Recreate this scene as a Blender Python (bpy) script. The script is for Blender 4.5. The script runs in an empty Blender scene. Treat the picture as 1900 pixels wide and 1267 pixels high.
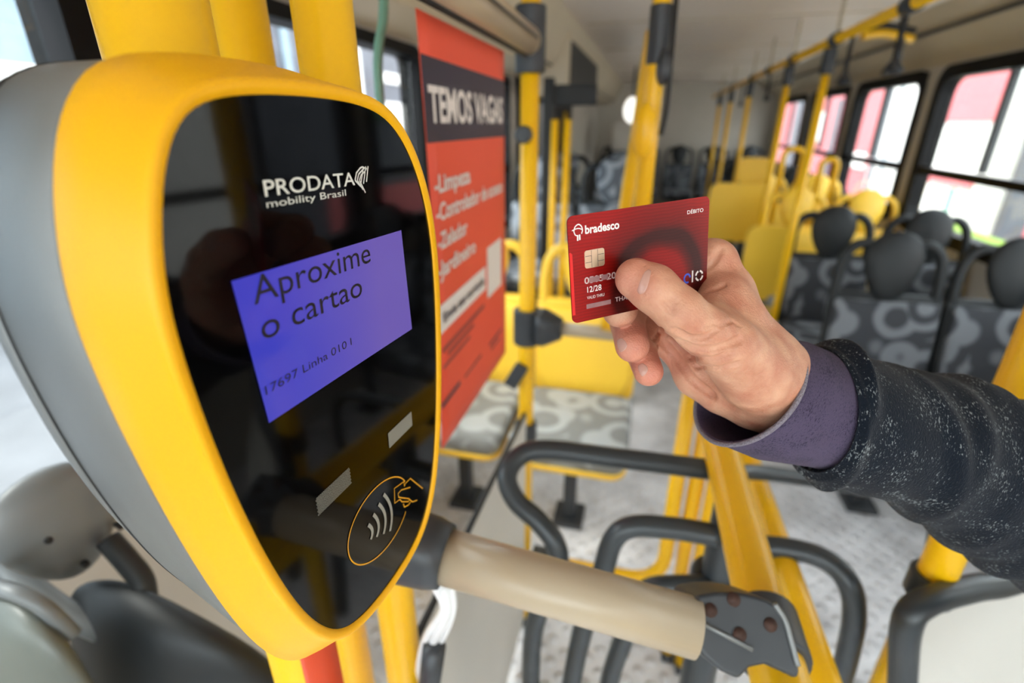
import bpy, bmesh, math, random
import numpy as np
from mathutils import Vector, Matrix
random.seed(7)
PI = math.pi
EYE = 1.5                      # eye height above the bus floor

# ------------------------------------------------------------------ camera
C = bpy.context.scene.collection
sc = bpy.context.scene
FPX, CX, CY = 947.0, 950.0, 633.5
pitch = math.atan(403 / FPX); yaw = math.radians(14.4)
CF = Vector((-math.sin(yaw) * math.cos(pitch), math.cos(yaw) * math.cos(pitch), -math.sin(pitch)))
CR = Vector((math.cos(yaw), math.sin(yaw), 0)); CU = CR.cross(CF)
cam_d = bpy.data.cameras.new('camera'); cam = bpy.data.objects.new('camera', cam_d); C.objects.link(cam)
cam.matrix_world = Matrix(((CR.x, CU.x, -CF.x, 0), (CR.y, CU.y, -CF.y, 0), (CR.z, CU.z, -CF.z, EYE), (0, 0, 0, 1)))
cam_d.sensor_width = 36; cam_d.lens = 36 * FPX / 1900
cam_d.clip_start = 0.02
cam_d.dof.use_dof = True; cam_d.dof.focus_distance = 0.262; cam_d.dof.aperture_fstop = 4.5
sc.camera = cam

# ------------------------------------------------------------------ light
w = bpy.data.worlds.new('overcast_sky'); sc.world = w; w.use_nodes = True
nt = w.node_tree; bg = nt.nodes['Background']
bg.inputs[0].default_value = (0.86, 0.93, 1.0, 1); bg.inputs[1].default_value = 5.6
sc.view_settings.view_transform = 'Standard'; sc.view_settings.look = 'None'
sc.view_settings.gamma = 1.0; sc.view_settings.exposure = 0.36; sc.view_settings.use_curve_mapping = False


sun_d = bpy.data.lights.new('hazy_sun', 'SUN'); sun_d.energy = 4.5; sun_d.angle = .5; sun_d.color = (1, .96, .9)
sun = bpy.data.objects.new('hazy_sun', sun_d); C.objects.link(sun)
sun.rotation_euler = Vector((.55, .35, -1)).to_track_quat('-Z', 'Y').to_euler()


def area_light(name, loc, rot, sx, sy, power, col):
    l = bpy.data.lights.new(name, 'AREA'); l.shape = 'RECTANGLE'; l.size = sx; l.size_y = sy
    l.energy = power; l.color = col
    o = bpy.data.objects.new(name, l); C.objects.link(o); o.location = loc; o.rotation_euler = rot
    return o


# ------------------------------------------------------------------ helpers
def V(x, y, z): return Vector((x, y, z + EYE))
def at(u, v, d): return (CR * ((u - CX) / FPX) + CU * ((CY - v) / FPX) + CF) * d + Vector((0, 0, EYE))


def s2l(c):
    return tuple(((x / 255) / 12.92 if x / 255 <= .04045 else ((x / 255 + .055) / 1.055) ** 2.4) for x in c)


def mat(name, rgb, rough=.5, metal=0, spec=.5, coat=0, vary=0, vscale=8, bump=0, bscale=60, sss=0, emit=None, es=0, alpha=None, stretch=None):
    m = bpy.data.materials.new(name); m.use_nodes = True; n = m.node_tree.nodes; L = m.node_tree.links
    b = n['Principled BSDF']; c = s2l(rgb) + (1,)
    b.inputs['Base Color'].default_value = c; b.inputs['Roughness'].default_value = rough
    b.inputs['Metallic'].default_value = metal; b.inputs['Specular IOR Level'].default_value = spec
    b.inputs['Coat Weight'].default_value = coat
    tc = n.new('ShaderNodeTexCoord'); co = tc.outputs['Object']
    if stretch:
        mp = n.new('ShaderNodeMapping'); mp.inputs['Scale'].default_value = stretch; L.new(co, mp.inputs[0]); co = mp.outputs[0]
    if vary:
        t = n.new('ShaderNodeTexNoise'); t.inputs['Scale'].default_value = vscale; t.inputs['Detail'].default_value = 6
        L.new(co, t.inputs['Vector'])
        r = n.new('ShaderNodeValToRGB'); e = r.color_ramp.elements
        e[0].position = .3; e[1].position = .7
        e[0].color = tuple(x * (1 - vary) for x in c[:3]) + (1,); e[1].color = tuple(min(1, x * (1 + vary)) for x in c[:3]) + (1,)
        L.new(t.outputs[0], r.inputs[0]); L.new(r.outputs[0], b.inputs['Base Color'])
    if bump:
        t = n.new('ShaderNodeTexNoise'); t.inputs['Scale'].default_value = bscale; t.inputs['Detail'].default_value = 4
        L.new(co, t.inputs['Vector'])
        bp = n.new('ShaderNodeBump'); bp.inputs['Strength'].default_value = bump; bp.inputs['Distance'].default_value = .002
        L.new(t.outputs[0], bp.inputs['Height']); L.new(bp.outputs[0], b.inputs['Normal'])
    if sss:
        b.inputs['Subsurface Weight'].default_value = sss; b.inputs['Subsurface Scale'].default_value = .006
        b.inputs['Subsurface Radius'].default_value = (1, .35, .2)
    if emit:
        b.inputs['Emission Color'].default_value = s2l(emit) + (1,); b.inputs['Emission Strength'].default_value = es
    return m


M = {}
M['yellow'] = mat('yellow_paint', (252, 192, 6), .34, spec=.5, vary=.06, vscale=5)
M['bezel'] = mat('yellow_plastic', (252, 184, 3), .42, spec=.4, bump=.05, bscale=2500)
M['housing'] = mat('grey_textured_plastic', (134, 136, 136), .36, metal=.45, spec=.5, bump=.25, bscale=1800)
M['seam'] = mat('black_rubber', (12, 12, 12), .6)
M['glass_black'] = mat('black_glass', (4, 4, 5), .06, spec=.2)
M['white_print'] = mat('white_print', (225, 225, 215), .5)
M['grey_print'] = mat('grey_print', (152, 150, 140), .5)
M['yellow_print'] = mat('yellow_print', (225, 160, 10), .45)
M['lcd_text'] = mat('lcd_ink', (22, 16, 26), .5)
M['dark_plastic'] = mat('dark_grey_plastic', (52, 55, 59), .42, vary=.1, vscale=20)
M['tube_grey'] = mat('grey_coated_tube', (46, 51, 54), .35, vary=.06, vscale=10)
M['beige'] = mat('beige_tube', (180, 163, 138), .32, vary=.05, vscale=8)
M['rust'] = mat('rusty_bolt', (62, 36, 25), .7, vary=.3, vscale=200)
M['panel_beige'] = mat('beige_grey_panel', (206, 201, 192), .5, vary=.04, vscale=3)
M['wall'] = mat('bus_wall_laminate', (196, 188, 176), .55, vary=.03, vscale=3)
M['cove'] = mat('cove_panel', (198, 184, 160), .5, vary=.04, vscale=2)
M['ceiling'] = mat('ceiling_laminate', (240, 226, 214), .4, vary=.03, vscale=1.2)
M['black_frame'] = mat('black_window_rubber', (7, 7, 8), .6, spec=.2)
M['seat_dark'] = mat('charcoal_plastic', (27, 30, 32), .5, spec=.4)
M['seat_yellow'] = mat('yellow_seat_plastic', (255, 203, 60), .4, vary=.04, vscale=4)
M['orange_wrap'] = mat('orange_wrap', (226, 72, 20), .45)
M['poster_red'] = mat('coral_paper', (236, 84, 56), .55, vary=.03, vscale=4)
M['poster_navy'] = mat('navy_ink', (46, 40, 58), .5)
M['poster_white'] = mat('white_ink', (232, 222, 216), .55)
M['poster_dark'] = mat('faded_ink', (150, 62, 56), .55)
M['silver'] = mat('bright_metal', (190, 190, 188), .3, metal=.9)
M['green_cord'] = mat('green_cord', (120, 172, 152), .5)
M['sky_white'] = mat('white_plastic', (232, 232, 232), .4)
M['black'] = mat('matte_black', (14, 14, 15), .55)


def pane_material():
    m = bpy.data.materials.new('window_glass'); m.use_nodes = True; n = m.node_tree.nodes; L = m.node_tree.links
    n.remove(n['Principled BSDF']); out = n['Material Output']
    t = n.new('ShaderNodeBsdfTransparent'); t.inputs[0].default_value = (.93, .95, .94, 1)
    g = n.new('ShaderNodeBsdfGlossy'); g.inputs['Roughness'].default_value = .02
    lw = n.new('ShaderNodeLayerWeight'); lw.inputs[0].default_value = .5
    pw = n.new('ShaderNodeMath'); pw.operation = 'POWER'; pw.inputs[1].default_value = 5; L.new(lw.outputs['Facing'], pw.inputs[0])
    f = n.new('ShaderNodeMath'); f.operation = 'MULTIPLY_ADD'; f.inputs[1].default_value = .5; f.inputs[2].default_value = .04; L.new(pw.outputs[0], f.inputs[0])
    mx = n.new('ShaderNodeMixShader'); L.new(f.outputs[0], mx.inputs[0]); L.new(t.outputs[0], mx.inputs[1]); L.new(g.outputs[0], mx.inputs[2])
    L.new(mx.outputs[0], out.inputs[0]); return m


M['pane'] = pane_material()
M['pane_grey'] = mat('frosted_pane', (170, 178, 186), .2)


def fabric_material(name, dark, light):
    m = mat(name, dark, .8); n = m.node_tree.nodes; L = m.node_tree.links; b = n['Principled BSDF']
    tc = n.new('ShaderNodeTexCoord')
    vo = n.new('ShaderNodeTexVoronoi'); vo.inputs['Scale'].default_value = 6.5; L.new(tc.outputs['Object'], vo.inputs['Vector'])
    mu = n.new('ShaderNodeMath'); mu.operation = 'MULTIPLY'; mu.inputs[1].default_value = 15; L.new(vo.outputs['Distance'], mu.inputs[0])
    si = n.new('ShaderNodeMath'); si.operation = 'SINE'; L.new(mu.outputs[0], si.inputs[0])
    no = n.new('ShaderNodeTexNoise'); no.inputs['Scale'].default_value = 14; L.new(tc.outputs['Object'], no.inputs['Vector'])
    ad = n.new('ShaderNodeMath'); ad.operation = 'ADD'; L.new(si.outputs[0], ad.inputs[0]); L.new(no.outputs[0], ad.inputs[1])
    r = n.new('ShaderNodeValToRGB'); e = r.color_ramp.elements
    e[0].position = .25; e[1].position = 1.0; e[0].color = s2l(dark) + (1,); e[1].color = s2l(light) + (1,)
    L.new(ad.outputs[0], r.inputs[0]); L.new(r.outputs[0], b.inputs['Base Color'])
    return m


M['fabric'] = fabric_material('charcoal_patterned_fabric', (50, 52, 57), (112, 115, 120))
M['fabric_mid'] = fabric_material('blue_grey_patterned_fabric', (84, 90, 98), (146, 152, 160))
M['fabric_lit'] = fabric_material('lit_patterned_fabric', (132, 133, 131), (172, 175, 175))  # lighter copy of the seat fabric, daylight on the cushions put into its colour


def floor_material():
    m = mat('aluminium_tread_plate', (196, 196, 200), .36); n = m.node_tree.nodes; L = m.node_tree.links; b = n['Principled BSDF']
    tc = n.new('ShaderNodeTexCoord'); mp = n.new('ShaderNodeMapping'); mp.inputs['Scale'].default_value = (19, 19, 19); mp.inputs['Rotation'].default_value = (0, 0, .78)
    L.new(tc.outputs['Object'], mp.inputs[0])
    vo = n.new('ShaderNodeTexVoronoi'); vo.inputs['Scale'].default_value = 1; vo.inputs['Randomness'].default_value = .15; L.new(mp.outputs[0], vo.inputs['Vector'])
    r = n.new('ShaderNodeValToRGB'); e = r.color_ramp.elements; e[0].position = .18; e[1].position = .34; e[0].color = (1, 1, 1, 1); e[1].color = (0, 0, 0, 1)
    L.new(vo.outputs['Distance'], r.inputs[0])
    bp = n.new('ShaderNodeBump'); bp.inputs['Strength'].default_value = 1; bp.inputs['Distance'].default_value = .009
    L.new(r.outputs[0], bp.inputs['Height']); L.new(bp.outputs[0], b.inputs['Normal'])
    no = n.new('ShaderNodeTexNoise'); no.inputs['Scale'].default_value = 6; no.inputs['Detail'].default_value = 8; L.new(tc.outputs['Object'], no.inputs['Vector'])
    r2 = n.new('ShaderNodeValToRGB'); e = r2.color_ramp.elements; e[0].position = .3; e[1].position = .6
    e[0].color = s2l((196, 195, 198)) + (1,); e[1].color = s2l((238, 238, 242)) + (1,)
    L.new(no.outputs[0], r2.inputs[0]); L.new(r2.outputs[0], b.inputs['Base Color'])
    return m


M['floor'] = floor_material()


def tag(o, label=None, cat=None, group=None, kind=None):
    if label: o['label'] = label
    if cat: o['category'] = cat
    if group: o['group'] = group
    if kind: o['kind'] = kind
    return o


def thing(name, label, cat, loc=(0, 0, 0), rotz=0, group=None):
    o = bpy.data.objects.new(name, None); C.objects.link(o); o.empty_display_size = .05
    o.location = loc; o.rotation_euler = (0, 0, rotz); return tag(o, label, cat, group)


def link_mesh(name, me, m, parent=None, smooth=True):
    o = bpy.data.objects.new(name, me); C.objects.link(o); me.materials.clear(); me.materials.append(m)
    if smooth: me.shade_smooth()
    if parent:
        o.parent = parent
        PEND.append(o)
    return o


PEND = []


def world_parent():
    """children were modelled in world space: keep them where they stand"""
    bpy.context.view_layer.update()
    pend = set(o.name for o in PEND)
    for o in PEND:
        if o.parent.name in pend: continue               # its parent already ends up at the origin
        o.matrix_parent_inverse = o.parent.matrix_world.inverted()
    PEND.clear()


def obj(name, bm, m, parent=None, smooth=True, bevel=0, seg=2, sub=0, solid=0, local=False):
    bmesh.ops.recalc_face_normals(bm, faces=bm.faces)
    me = bpy.data.meshes.new(name); bm.to_mesh(me); bm.free()
    o = bpy.data.objects.new(name, me); C.objects.link(o); me.materials.append(m)
    if smooth: me.shade_smooth()
    if parent:
        o.parent = parent
        if not local: PEND.append(o)
    if solid:
        s = o.modifiers.new('solid', 'SOLIDIFY'); s.thickness = solid; s.offset = -1
    if bevel:
        b = o.modifiers.new('bevel', 'BEVEL'); b.width = bevel; b.segments = seg; b.limit_method = 'ANGLE'; b.angle_limit = .6
        if smooth: b.harden_normals = True
    if sub:
        s = o.modifiers.new('sub', 'SUBSURF'); s.levels = sub; s.render_levels = sub
    return o


def add_box(bm, c, s, rot=None):
    r = bmesh.ops.create_cube(bm, size=1)
    mtx = Matrix.Translation(Vector(c)) @ (rot.to_4x4() if rot else Matrix.Identity(4)) @ Matrix.Diagonal((s[0], s[1], s[2], 1))
    bmesh.ops.transform(bm, matrix=mtx, verts=r['verts']); return bm


def fillet(pts, rad, n=6):
    """round the corners of a polyline"""
    pts = [Vector(p) for p in pts]
    if rad <= 0: return pts
    out = [pts[0]]
    for a, b, c in zip(pts, pts[1:], pts[2:]):
        d1 = (a - b); d2 = (c - b); l = min(rad, d1.length * .49, d2.length * .49)
        p, q = b + d1.normalized() * l, b + d2.normalized() * l
        for i in range(n + 1):
            t = i / n; out.append(p * (1 - t) ** 2 + b * 2 * t * (1 - t) + q * t * t)
    out.append(pts[-1]); return out


def catmull(pts, n=8):
    P = [Vector(p) for p in pts]; P = [P[0] * 2 - P[1]] + P + [P[-1] * 2 - P[-2]]; out = []
    for i in range(1, len(P) - 2):
        for k in range(n):
            t = k / n; a, b, c, d = P[i - 1:i + 3]
            out.append(.5 * ((2 * b) + (c - a) * t + (2 * a - 5 * b + 4 * c - d) * t * t + (3 * b - a - 3 * c + d) * t ** 3))
    out.append(P[-2]); return out


def add_tube(bm, path, r, seg=16, caps=True, closed=False):
    path = [Vector(p) for p in path]; n = len(path); rs = r if isinstance(r, (list, tuple)) else [r] * n
    t0 = (path[1] - path[0]).normalized(); up = Vector((0, 0, 1)) if abs(t0.z) < .9 else Vector((1, 0, 0))
    nrm = t0.cross(up).normalized(); rings = []
    for i, p in enumerate(path):
        if closed: t = (path[(i + 1) % n] - path[i - 1]).normalized()
        else: t = (path[min(i + 1, n - 1)] - path[max(i - 1, 0)]).normalized()
        nrm = (nrm - t * nrm.dot(t)).normalized(); b = t.cross(nrm)
        rings.append([bm.verts.new(p + (nrm * math.cos(a) + b * math.sin(a)) * rs[i]) for a in (2 * PI * k / seg for k in range(seg))])
    pairs = list(zip(rings, rings[1:])) + ([(rings[-1], rings[0])] if closed else [])
    for A, B in pairs:
        for k in range(seg): bm.faces.new((A[k], A[(k + 1) % seg], B[(k + 1) % seg], B[k]))
    if caps and not closed:
        bm.faces.new(rings[0][::-1]); bm.faces.new(rings[-1])
    return bm


def tube(name, path, r, m, parent=None, seg=16, local=False, closed=False):
    return obj(name, add_tube(bmesh.new(), path, r, seg, closed=closed), m, parent, local=local)


def add_loft(bm, rings, cap0=True, cap1=True, closed=True):
    vs = [[bm.verts.new(p) for p in R] for R in rings]; n = len(vs[0])
    for A, B in zip(vs, vs[1:]):
        for k in range(n if closed else n - 1): bm.faces.new((A[k], A[(k + 1) % n], B[(k + 1) % n], B[k]))
    if cap0: bm.faces.new(vs[0][::-1])
    if cap1: bm.faces.new(vs[-1])
    return bm


def add_prism(bm, pts, ext):
    ext = Vector(ext); return add_loft(bm, [[Vector(p) for p in pts], [Vector(p) + ext for p in pts]])


def rrect(w, h, r, n=5, cx=0, cy=0):
    out = []
    for sx, sy, a0 in ((1, 1, 0), (-1, 1, PI / 2), (-1, -1, PI), (1, -1, 3 * PI / 2)):
        for k in range(n + 1):
            a = a0 + PI / 2 * k / n
            out.append((cx + sx * (w / 2 - r) + r * math.cos(a), cy + sy * (h / 2 - r) + r * math.sin(a)))
    return out


def add_ellipsoid(bm, c, r, rot=None, seg=24, rings=14, taper=0):
    q = bmesh.ops.create_uvsphere(bm, u_segments=seg, v_segments=rings, radius=1)
    for v in q['verts']:
        k = 1 + taper * v.co.z
        v.co = Vector((v.co.x * r[0] * k, v.co.y * r[1], v.co.z * r[2]))
        if rot: v.co = rot @ v.co
        v.co += Vector(c)
    return bm


def text_mesh(name, body, frame, x0, y0, width, height, m, parent, bold=0, shear=0, depth=.0003, lift=.0004):
    """lettering fitted to a rectangle (x0,y0 = left end of its baseline) on a plane frame = (origin, X, Y, N)"""
    cu = bpy.data.curves.new(name, 'FONT'); cu.body = body; cu.offset = bold; cu.shear = shear
    cu.resolution_u = 4; cu.fill_mode = 'BOTH'
    t = bpy.data.objects.new(name, cu); C.objects.link(t)
    bpy.context.view_layer.update()
    me = bpy.data.meshes.new_from_object(t.evaluated_get(bpy.context.evaluated_depsgraph_get()))
    bpy.data.objects.remove(t)
    co = np.zeros(len(me.vertices) * 3); me.vertices.foreach_get('co', co); co = co.reshape(-1, 3)
    capb = bpy.data.curves.new('cap', 'FONT'); capb.body = 'H'; capb.offset = bold
    t2 = bpy.data.objects.new('cap', capb); C.objects.link(t2); bpy.context.view_layer.update(); H = t2.dimensions.y; bpy.data.objects.remove(t2)
    x = (co[:, 0] - co[:, 0].min()) / (np.ptp(co[:, 0])) * width; y = co[:, 1] / H * height
    O, X, Y, N = frame
    for i, v in enumerate(me.vertices):
        v.co = O + X * (x0 + x[i]) + Y * (y0 + y[i]) + N * lift
    o = link_mesh(name, me, m, parent, smooth=False); return o


def flat_poly(bm, frame, pts, lift=.0004):
    O, X, Y, N = frame
    return bm.faces.new([bm.verts.new(O + X * a + Y * b + N * lift) for a, b in pts])


def stroke(bm, frame, pts, wdt, lift=.0004, closed=False):
    """a flat printed line"""
    O, X, Y, N = frame; n = len(pts); L = []
    for i in range(n):
        if closed: a, b = pts[i - 1], pts[(i + 1) % n]
        else: a, b = pts[max(i - 1, 0)], pts[min(i + 1, n - 1)]
        d = Vector((b[0] - a[0], b[1] - a[1])).normalized(); q = Vector((-d.y, d.x)) * wdt / 2
        L.append([bm.verts.new(O + X * (pts[i][0] + s * q.x) + Y * (pts[i][1] + s * q.y) + N * lift) for s in (1, -1)])
    for i in range(n if closed else n - 1):
        A, B = L[i], L[(i + 1) % n]; bm.faces.new((A[0], A[1], B[1], B[0]))
    return bm


def smooth2(pts, n=8):
    return [(p.x, p.y) for p in catmull([Vector((a, b, 0)) for a, b in pts], n)]


# ------------------------------------------------------------------ setting: the bus body
XL, XR, YF, YB, ZC = -.87, 1.65, -1.7, 8.7, .56
FL = -EYE
tag(obj('floor', add_box(bmesh.new(), V((XL + XR) / 2, (YF + YB) / 2, FL - .02), (XR - XL, YB - YF, .04)), M['floor'], smooth=False), kind='structure')
bm = bmesh.new()
add_box(bm, V((XL + XR) / 2, (YF + YB) / 2, ZC + .02), (XR - XL, YB - YF, .04))
tag(obj('ceiling', bm, M['ceiling'], smooth=False), kind='structure')
bm = bmesh.new()
for y in (1.2, 2.4, 3.6, 4.8, 6.0, 7.2): add_box(bm, V(.4, y, ZC - .002), (1.7, .012, .004))
tag(obj('trim_1', bm, M['cove'], smooth=False), kind='structure')


def cove(name, side):
    prof = [(XL, .27), (XL + .2, .29), (XL + .27, .36), (XL + .31, .44), (XL + .37, ZC), (XL, ZC)] if side < 0 else \
           [(XR, .33), (XR - .03, .37), (XR - .18, .47), (XR - .2, .49), (XR - .32, ZC), (XR, ZC)]
    bm = bmesh.new(); add_loft(bm, [[V(a, y, b) for a, b in prof] for y in (YF, YB)])
    return tag(obj(name, bm, M['cove'], smooth=False), kind='structure')


cove('trim_2', -1); cove('trim_3', 1)
tag(tube('trim_4', [V(XR - .19, YF, .475), V(XR - .19, YB, .475)], .012, M['dark_plastic'], seg=8), kind='structure')
tag(tube('trim_5', [V(XL + .24, YF, .325), V(XL + .24, YB, .325)], .006, M['seam'], seg=8), kind='structure')

WR = [(-1.55, -.35), (-.2, 1.0), (1.15, 2.42), (2.56, 4.0), (4.16, 5.42), (5.58, 6.84), (7.0, 8.4)]
WL = [(-1.55, -.6), (-.5, .70), (.77, 1.98), (2.12, 3.3)]


def side_wall(name, x, wins, z0, z1, out):
    bm = bmesh.new(); xc = x + out * .03
    add_box(bm, V(xc, (YF + YB) / 2, (FL + z0) / 2), (.06, YB - YF, z0 - FL))
    add_box(bm, V(xc, (YF + YB) / 2, (z1 + ZC) / 2), (.06, YB - YF, ZC - z1))
    ys = [YF] + [q for wn in wins for q in wn] + [YB]
    for a, b in zip(ys[::2], ys[1::2]): add_box(bm, V(xc, (a + b) / 2, (z0 + z1) / 2), (.06, b - a, z1 - z0))
    return tag(obj(name, bm, M['wall'], smooth=False), kind='structure')


side_wall('wall_right', XR, WR, -.62, .31, 1)
side_wall('wall_left', XL, WL, -.6, .25, -1)
tag(obj('wall_back', add_box(bmesh.new(), V((XL + XR) / 2, YB + .03, (FL + ZC) / 2), (XR - XL, .06, ZC - FL)), M['wall'], smooth=False), kind='structure')
bm = bmesh.new()
add_box(bm, V((XL + XR) / 2, YF - .03, (FL - .75) / 2), (XR - XL, .06, -.75 - FL))
add_box(bm, V((XL + XR) / 2, YF - .03, (.4 + ZC) / 2), (XR - XL, .06, ZC - .4))
tag(obj('wall_front', bm, M['wall'], smooth=False), kind='structure')
win_n = [0]


def bus_window(x, y0, y1, z0, z1, zm, out, split=True, cr=.1):
    win_n[0] += 1; nm = 'window_%d' % win_n[0]
    root = bpy.data.objects.new(nm, None); C.objects.link(root); root.location = V(x, (y0 + y1) / 2, z0); tag(root, kind='structure')
    w_, h_ = y1 - y0, z1 - z0; cy, cz = (y0 + y1) / 2, (z0 + z1) / 2
    o_ = rrect(w_ + .02, h_ + .02, cr, 6); i_ = rrect(w_ - (.13 if out > 0 else .03), h_ - (.12 if out > 0 else .05), cr * .75, 6); bm = bmesh.new()
    rings = [[V(x + q, cy + a, cz + b) for a, b in pts] for q, pts in ((-out * .012, o_), (-out * .012, i_), (out * .07, i_), (out * .07, o_), (-out * .012, o_))]
    add_loft(bm, rings, False, False)
    obj('frame', bm, M['black_frame'], root, smooth=False)
    obj('mid_rail', add_box(bmesh.new(), V(x + out * .01, cy, zm), (.035, w_ - .06, .045)), M['black_frame'], root, smooth=False)
    if split: obj('divider', add_box(bmesh.new(), V(x + out * .01, cy, (zm + z1) / 2), (.03, .035, z1 - zm - .06)), M['tube_grey'], root, smooth=False)
    obj('pane', add_box(bmesh.new(), V(x + out * .02, cy, (zm + z1) / 2), (.004, w_ - .06, z1 - zm - .06)), M['pane'], root, smooth=False)
    obj('pane', add_box(bmesh.new(), V(x + out * .025, cy, (zm + z0) / 2), (.004, w_ - .06, zm - z0 - .06)), M['pane'], root, smooth=False)


for a, b in WR: bus_window(XR, a, b, -.62, .31, -.265, 1, cr=.12)
for a, b in WL: bus_window(XL, a, b, -.6, .25, -.25, -1, split=False, cr=.04)
bm = bmesh.new()
for (a, b), (c, d) in zip(WL, WL[1:]): add_box(bm, V(XL - .02, (b + c) / 2, -.175), (.05, c - b - .022, .85))
tag(obj('trim_6', bm, M['black_frame'], smooth=False), kind='structure')
bus_ws = bmesh.new(); add_box(bus_ws, V((XL + XR) / 2, YF - .03, -.175), (XR - XL - .02, .006, 1.15))
tag(obj('window_15', bus_ws, M['pane'], smooth=False), kind='structure')

dr = bpy.data.objects.new('door_1', None); C.objects.link(dr); dr.location = V(XL, 4.6, FL); tag(dr, kind='structure')
obj('leaf', add_box(bmesh.new(), V(XL + .02, 4.6, -.55), (.04, 2.2, 1.7)), M['black_frame'], dr, smooth=False)
obj('pane', add_box(bmesh.new(), V(XL + .045, 4.3, -.1), (.01, .5, .5)), M['pane_grey'], dr, smooth=False)
obj('grip', add_tube(bmesh.new(), [V(XL + .09, 4.95, -1.0), V(XL + .09, 4.95, .1)], .015, 10), M['yellow'], dr)

# ------------------------------------------------------------------ outside the windows
M['asphalt'] = mat('pale_concrete', (168, 166, 162), .9, vary=.15, vscale=2)
M['grass'] = mat('grass', (120, 150, 60), .9, vary=.2, vscale=3)
M['red_wall'] = mat('red_painted_wall', (200, 104, 108), .7, vary=.05, vscale=1)
M['white_wall'] = mat('white_painted_wall', (236, 232, 226), .7, vary=.03, vscale=1)
M['pale_wall'] = mat('pale_blue_cladding', (128, 146, 158), .6, vary=.2, vscale=1.5)
M['dark_wall'] = mat('grey_cladding', (84, 86, 94), .6, vary=.25, vscale=1.5)
M['teal_dark'] = mat('sea_green_paint', (110, 150, 142), .6)
M['teal'] = mat('teal_sign', (60, 190, 180), .5)
M['leaf'] = mat('foliage', (70, 100, 60), .9, vary=.4, vscale=5)
RD = -2.3
tag(obj('ground', add_box(bmesh.new(), V(0, 4, RD - .05), (60, 60, .1)), M['asphalt'], smooth=False), kind='structure')
M['road'] = mat('dark_slab', (96, 97, 100), .9, vary=.15, vscale=2)
tag(obj('ground', add_box(bmesh.new(), V(-6.2, 4, RD + .004), (10.4, 40, .01)), M['road'], smooth=False), kind='structure')  # dark slab added to cut the light bounced up from the left
tag(obj('lawn', add_box(bmesh.new(), V(6.2, 11.5, RD + .1), (1.3, 5, .2)), M['grass'], smooth=False), 'strip of green lawn along the road outside the right windows', 'grass', kind='stuff')


def building(name, label, x0, x1, y0, y1, z1, m, stripes=()):
    r = thing(name, label, 'building', V((x0 + x1) / 2, (y0 + y1) / 2, RD))
    obj('wall', add_box(bmesh.new(), V((x0 + x1) / 2, (y0 + y1) / 2, (RD + z1) / 2), (x1 - x0, y1 - y0, z1 - RD)), m, r, smooth=False)
    for nm, a, b, c, d, mm in stripes:
        xx = x0 if x0 > 0 else x1
        obj(nm, add_box(bmesh.new(), V(xx, (a + b) / 2, (c + d) / 2), (.12, b - a, d - c)), mm, r, smooth=False)
    return r


W_, R_w, D_w = M['white_wall'], M['red_wall'], M['dark_wall']
building('warehouse', 'white building with a red upper storey seen through the nearest right windows', 7, 9, 13.9, 17.5, 2.4, W_,
         [('red_band', 13.95, 17.45, .06, 2.4, R_w), ('ledge', 13.95, 17.45, -1.35, -1.2, R_w), ('pipe', 14.6, 14.8, -2.2, -1.4, M['teal_dark'])])
building('shop', 'pale building with grey downpipes between the red storey and the red shed', 7, 9, 17.6, 20.2, 2.6, W_,
         [('pipe', 19.7, 19.95, -2.2, 2.4, D_w), ('pipe', 19.0, 19.1, -2.2, 2.4, M['pale_wall']), ('ledge', 17.7, 19.6, -1.2, -1.0, M['pale_wall'])])
building('red_shed', 'long red shed far down the road past the pale building', 7, 9, 20.3, 60, 2.4, R_w,
         [('door', 24.2, 24.8, -2.2, .9, D_w), ('window', 26, 28, -.7, .5, W_), ('door', 30.2, 31.5, -2.2, 1.2, D_w), ('window', 37, 42, -1.0, .1, W_), ('ledge', 20.5, 23.5, -1.4, -.9, W_)])
building('kiosk', 'grey roadside kiosk with teal sign at the right edge of the windows', 7.5, 9.5, 8.5, 13.7, 1.4, D_w,
         [('sign', 9, 13.6, .75, 1.3, M['teal']), ('bright_spot', 13.2, 13.6, .05, .45, M['orange_wrap']), ('red_band', 8.6, 12.6, -2.2, -1.4, R_w), ('leaf_panel', 10, 12.9, .1, .7, M['leaf'])])
building('depot', 'white building far off to the right of the bus front', 8, 10, -16, 7, 2.0, W_,
         [('door', -4, -2, -2.2, .5, R_w), ('window', 1, 3.5, -.8, .6, D_w)])
building('office_block', 'pale blue glass fronted building outside the left windows', -12, -9, -8, 8.5, 2.7, M['pale_wall'],
         [('window', 1.5, 4.2, 1.0, 2.2, D_w), ('window', 5.2, 6.1, 1.0, 2.2, D_w), ('window', 6.9, 8.2, 1.0, 2.2, D_w), ('ledge', -8, 8.5, .45, .8, W_), ('window', 4.4, 6.6, -1.0, .2, D_w)])
building('station_hall', 'grey cladded hall further along outside the left windows', -11, -9, 9, 34, 3.6, D_w,
         [('column', 15.5, 16.1, -1, 2.6, W_), ('lamp_band', 17.6, 19.0, 1.3, 1.6, W_), ('lamp_band', 19.4, 21.4, 1.3, 1.6, W_), ('column', 12.4, 12.7, -1, 3, M['pale_wall']), ('window', 16.5, 21, -1.5, .7, W_)])

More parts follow.
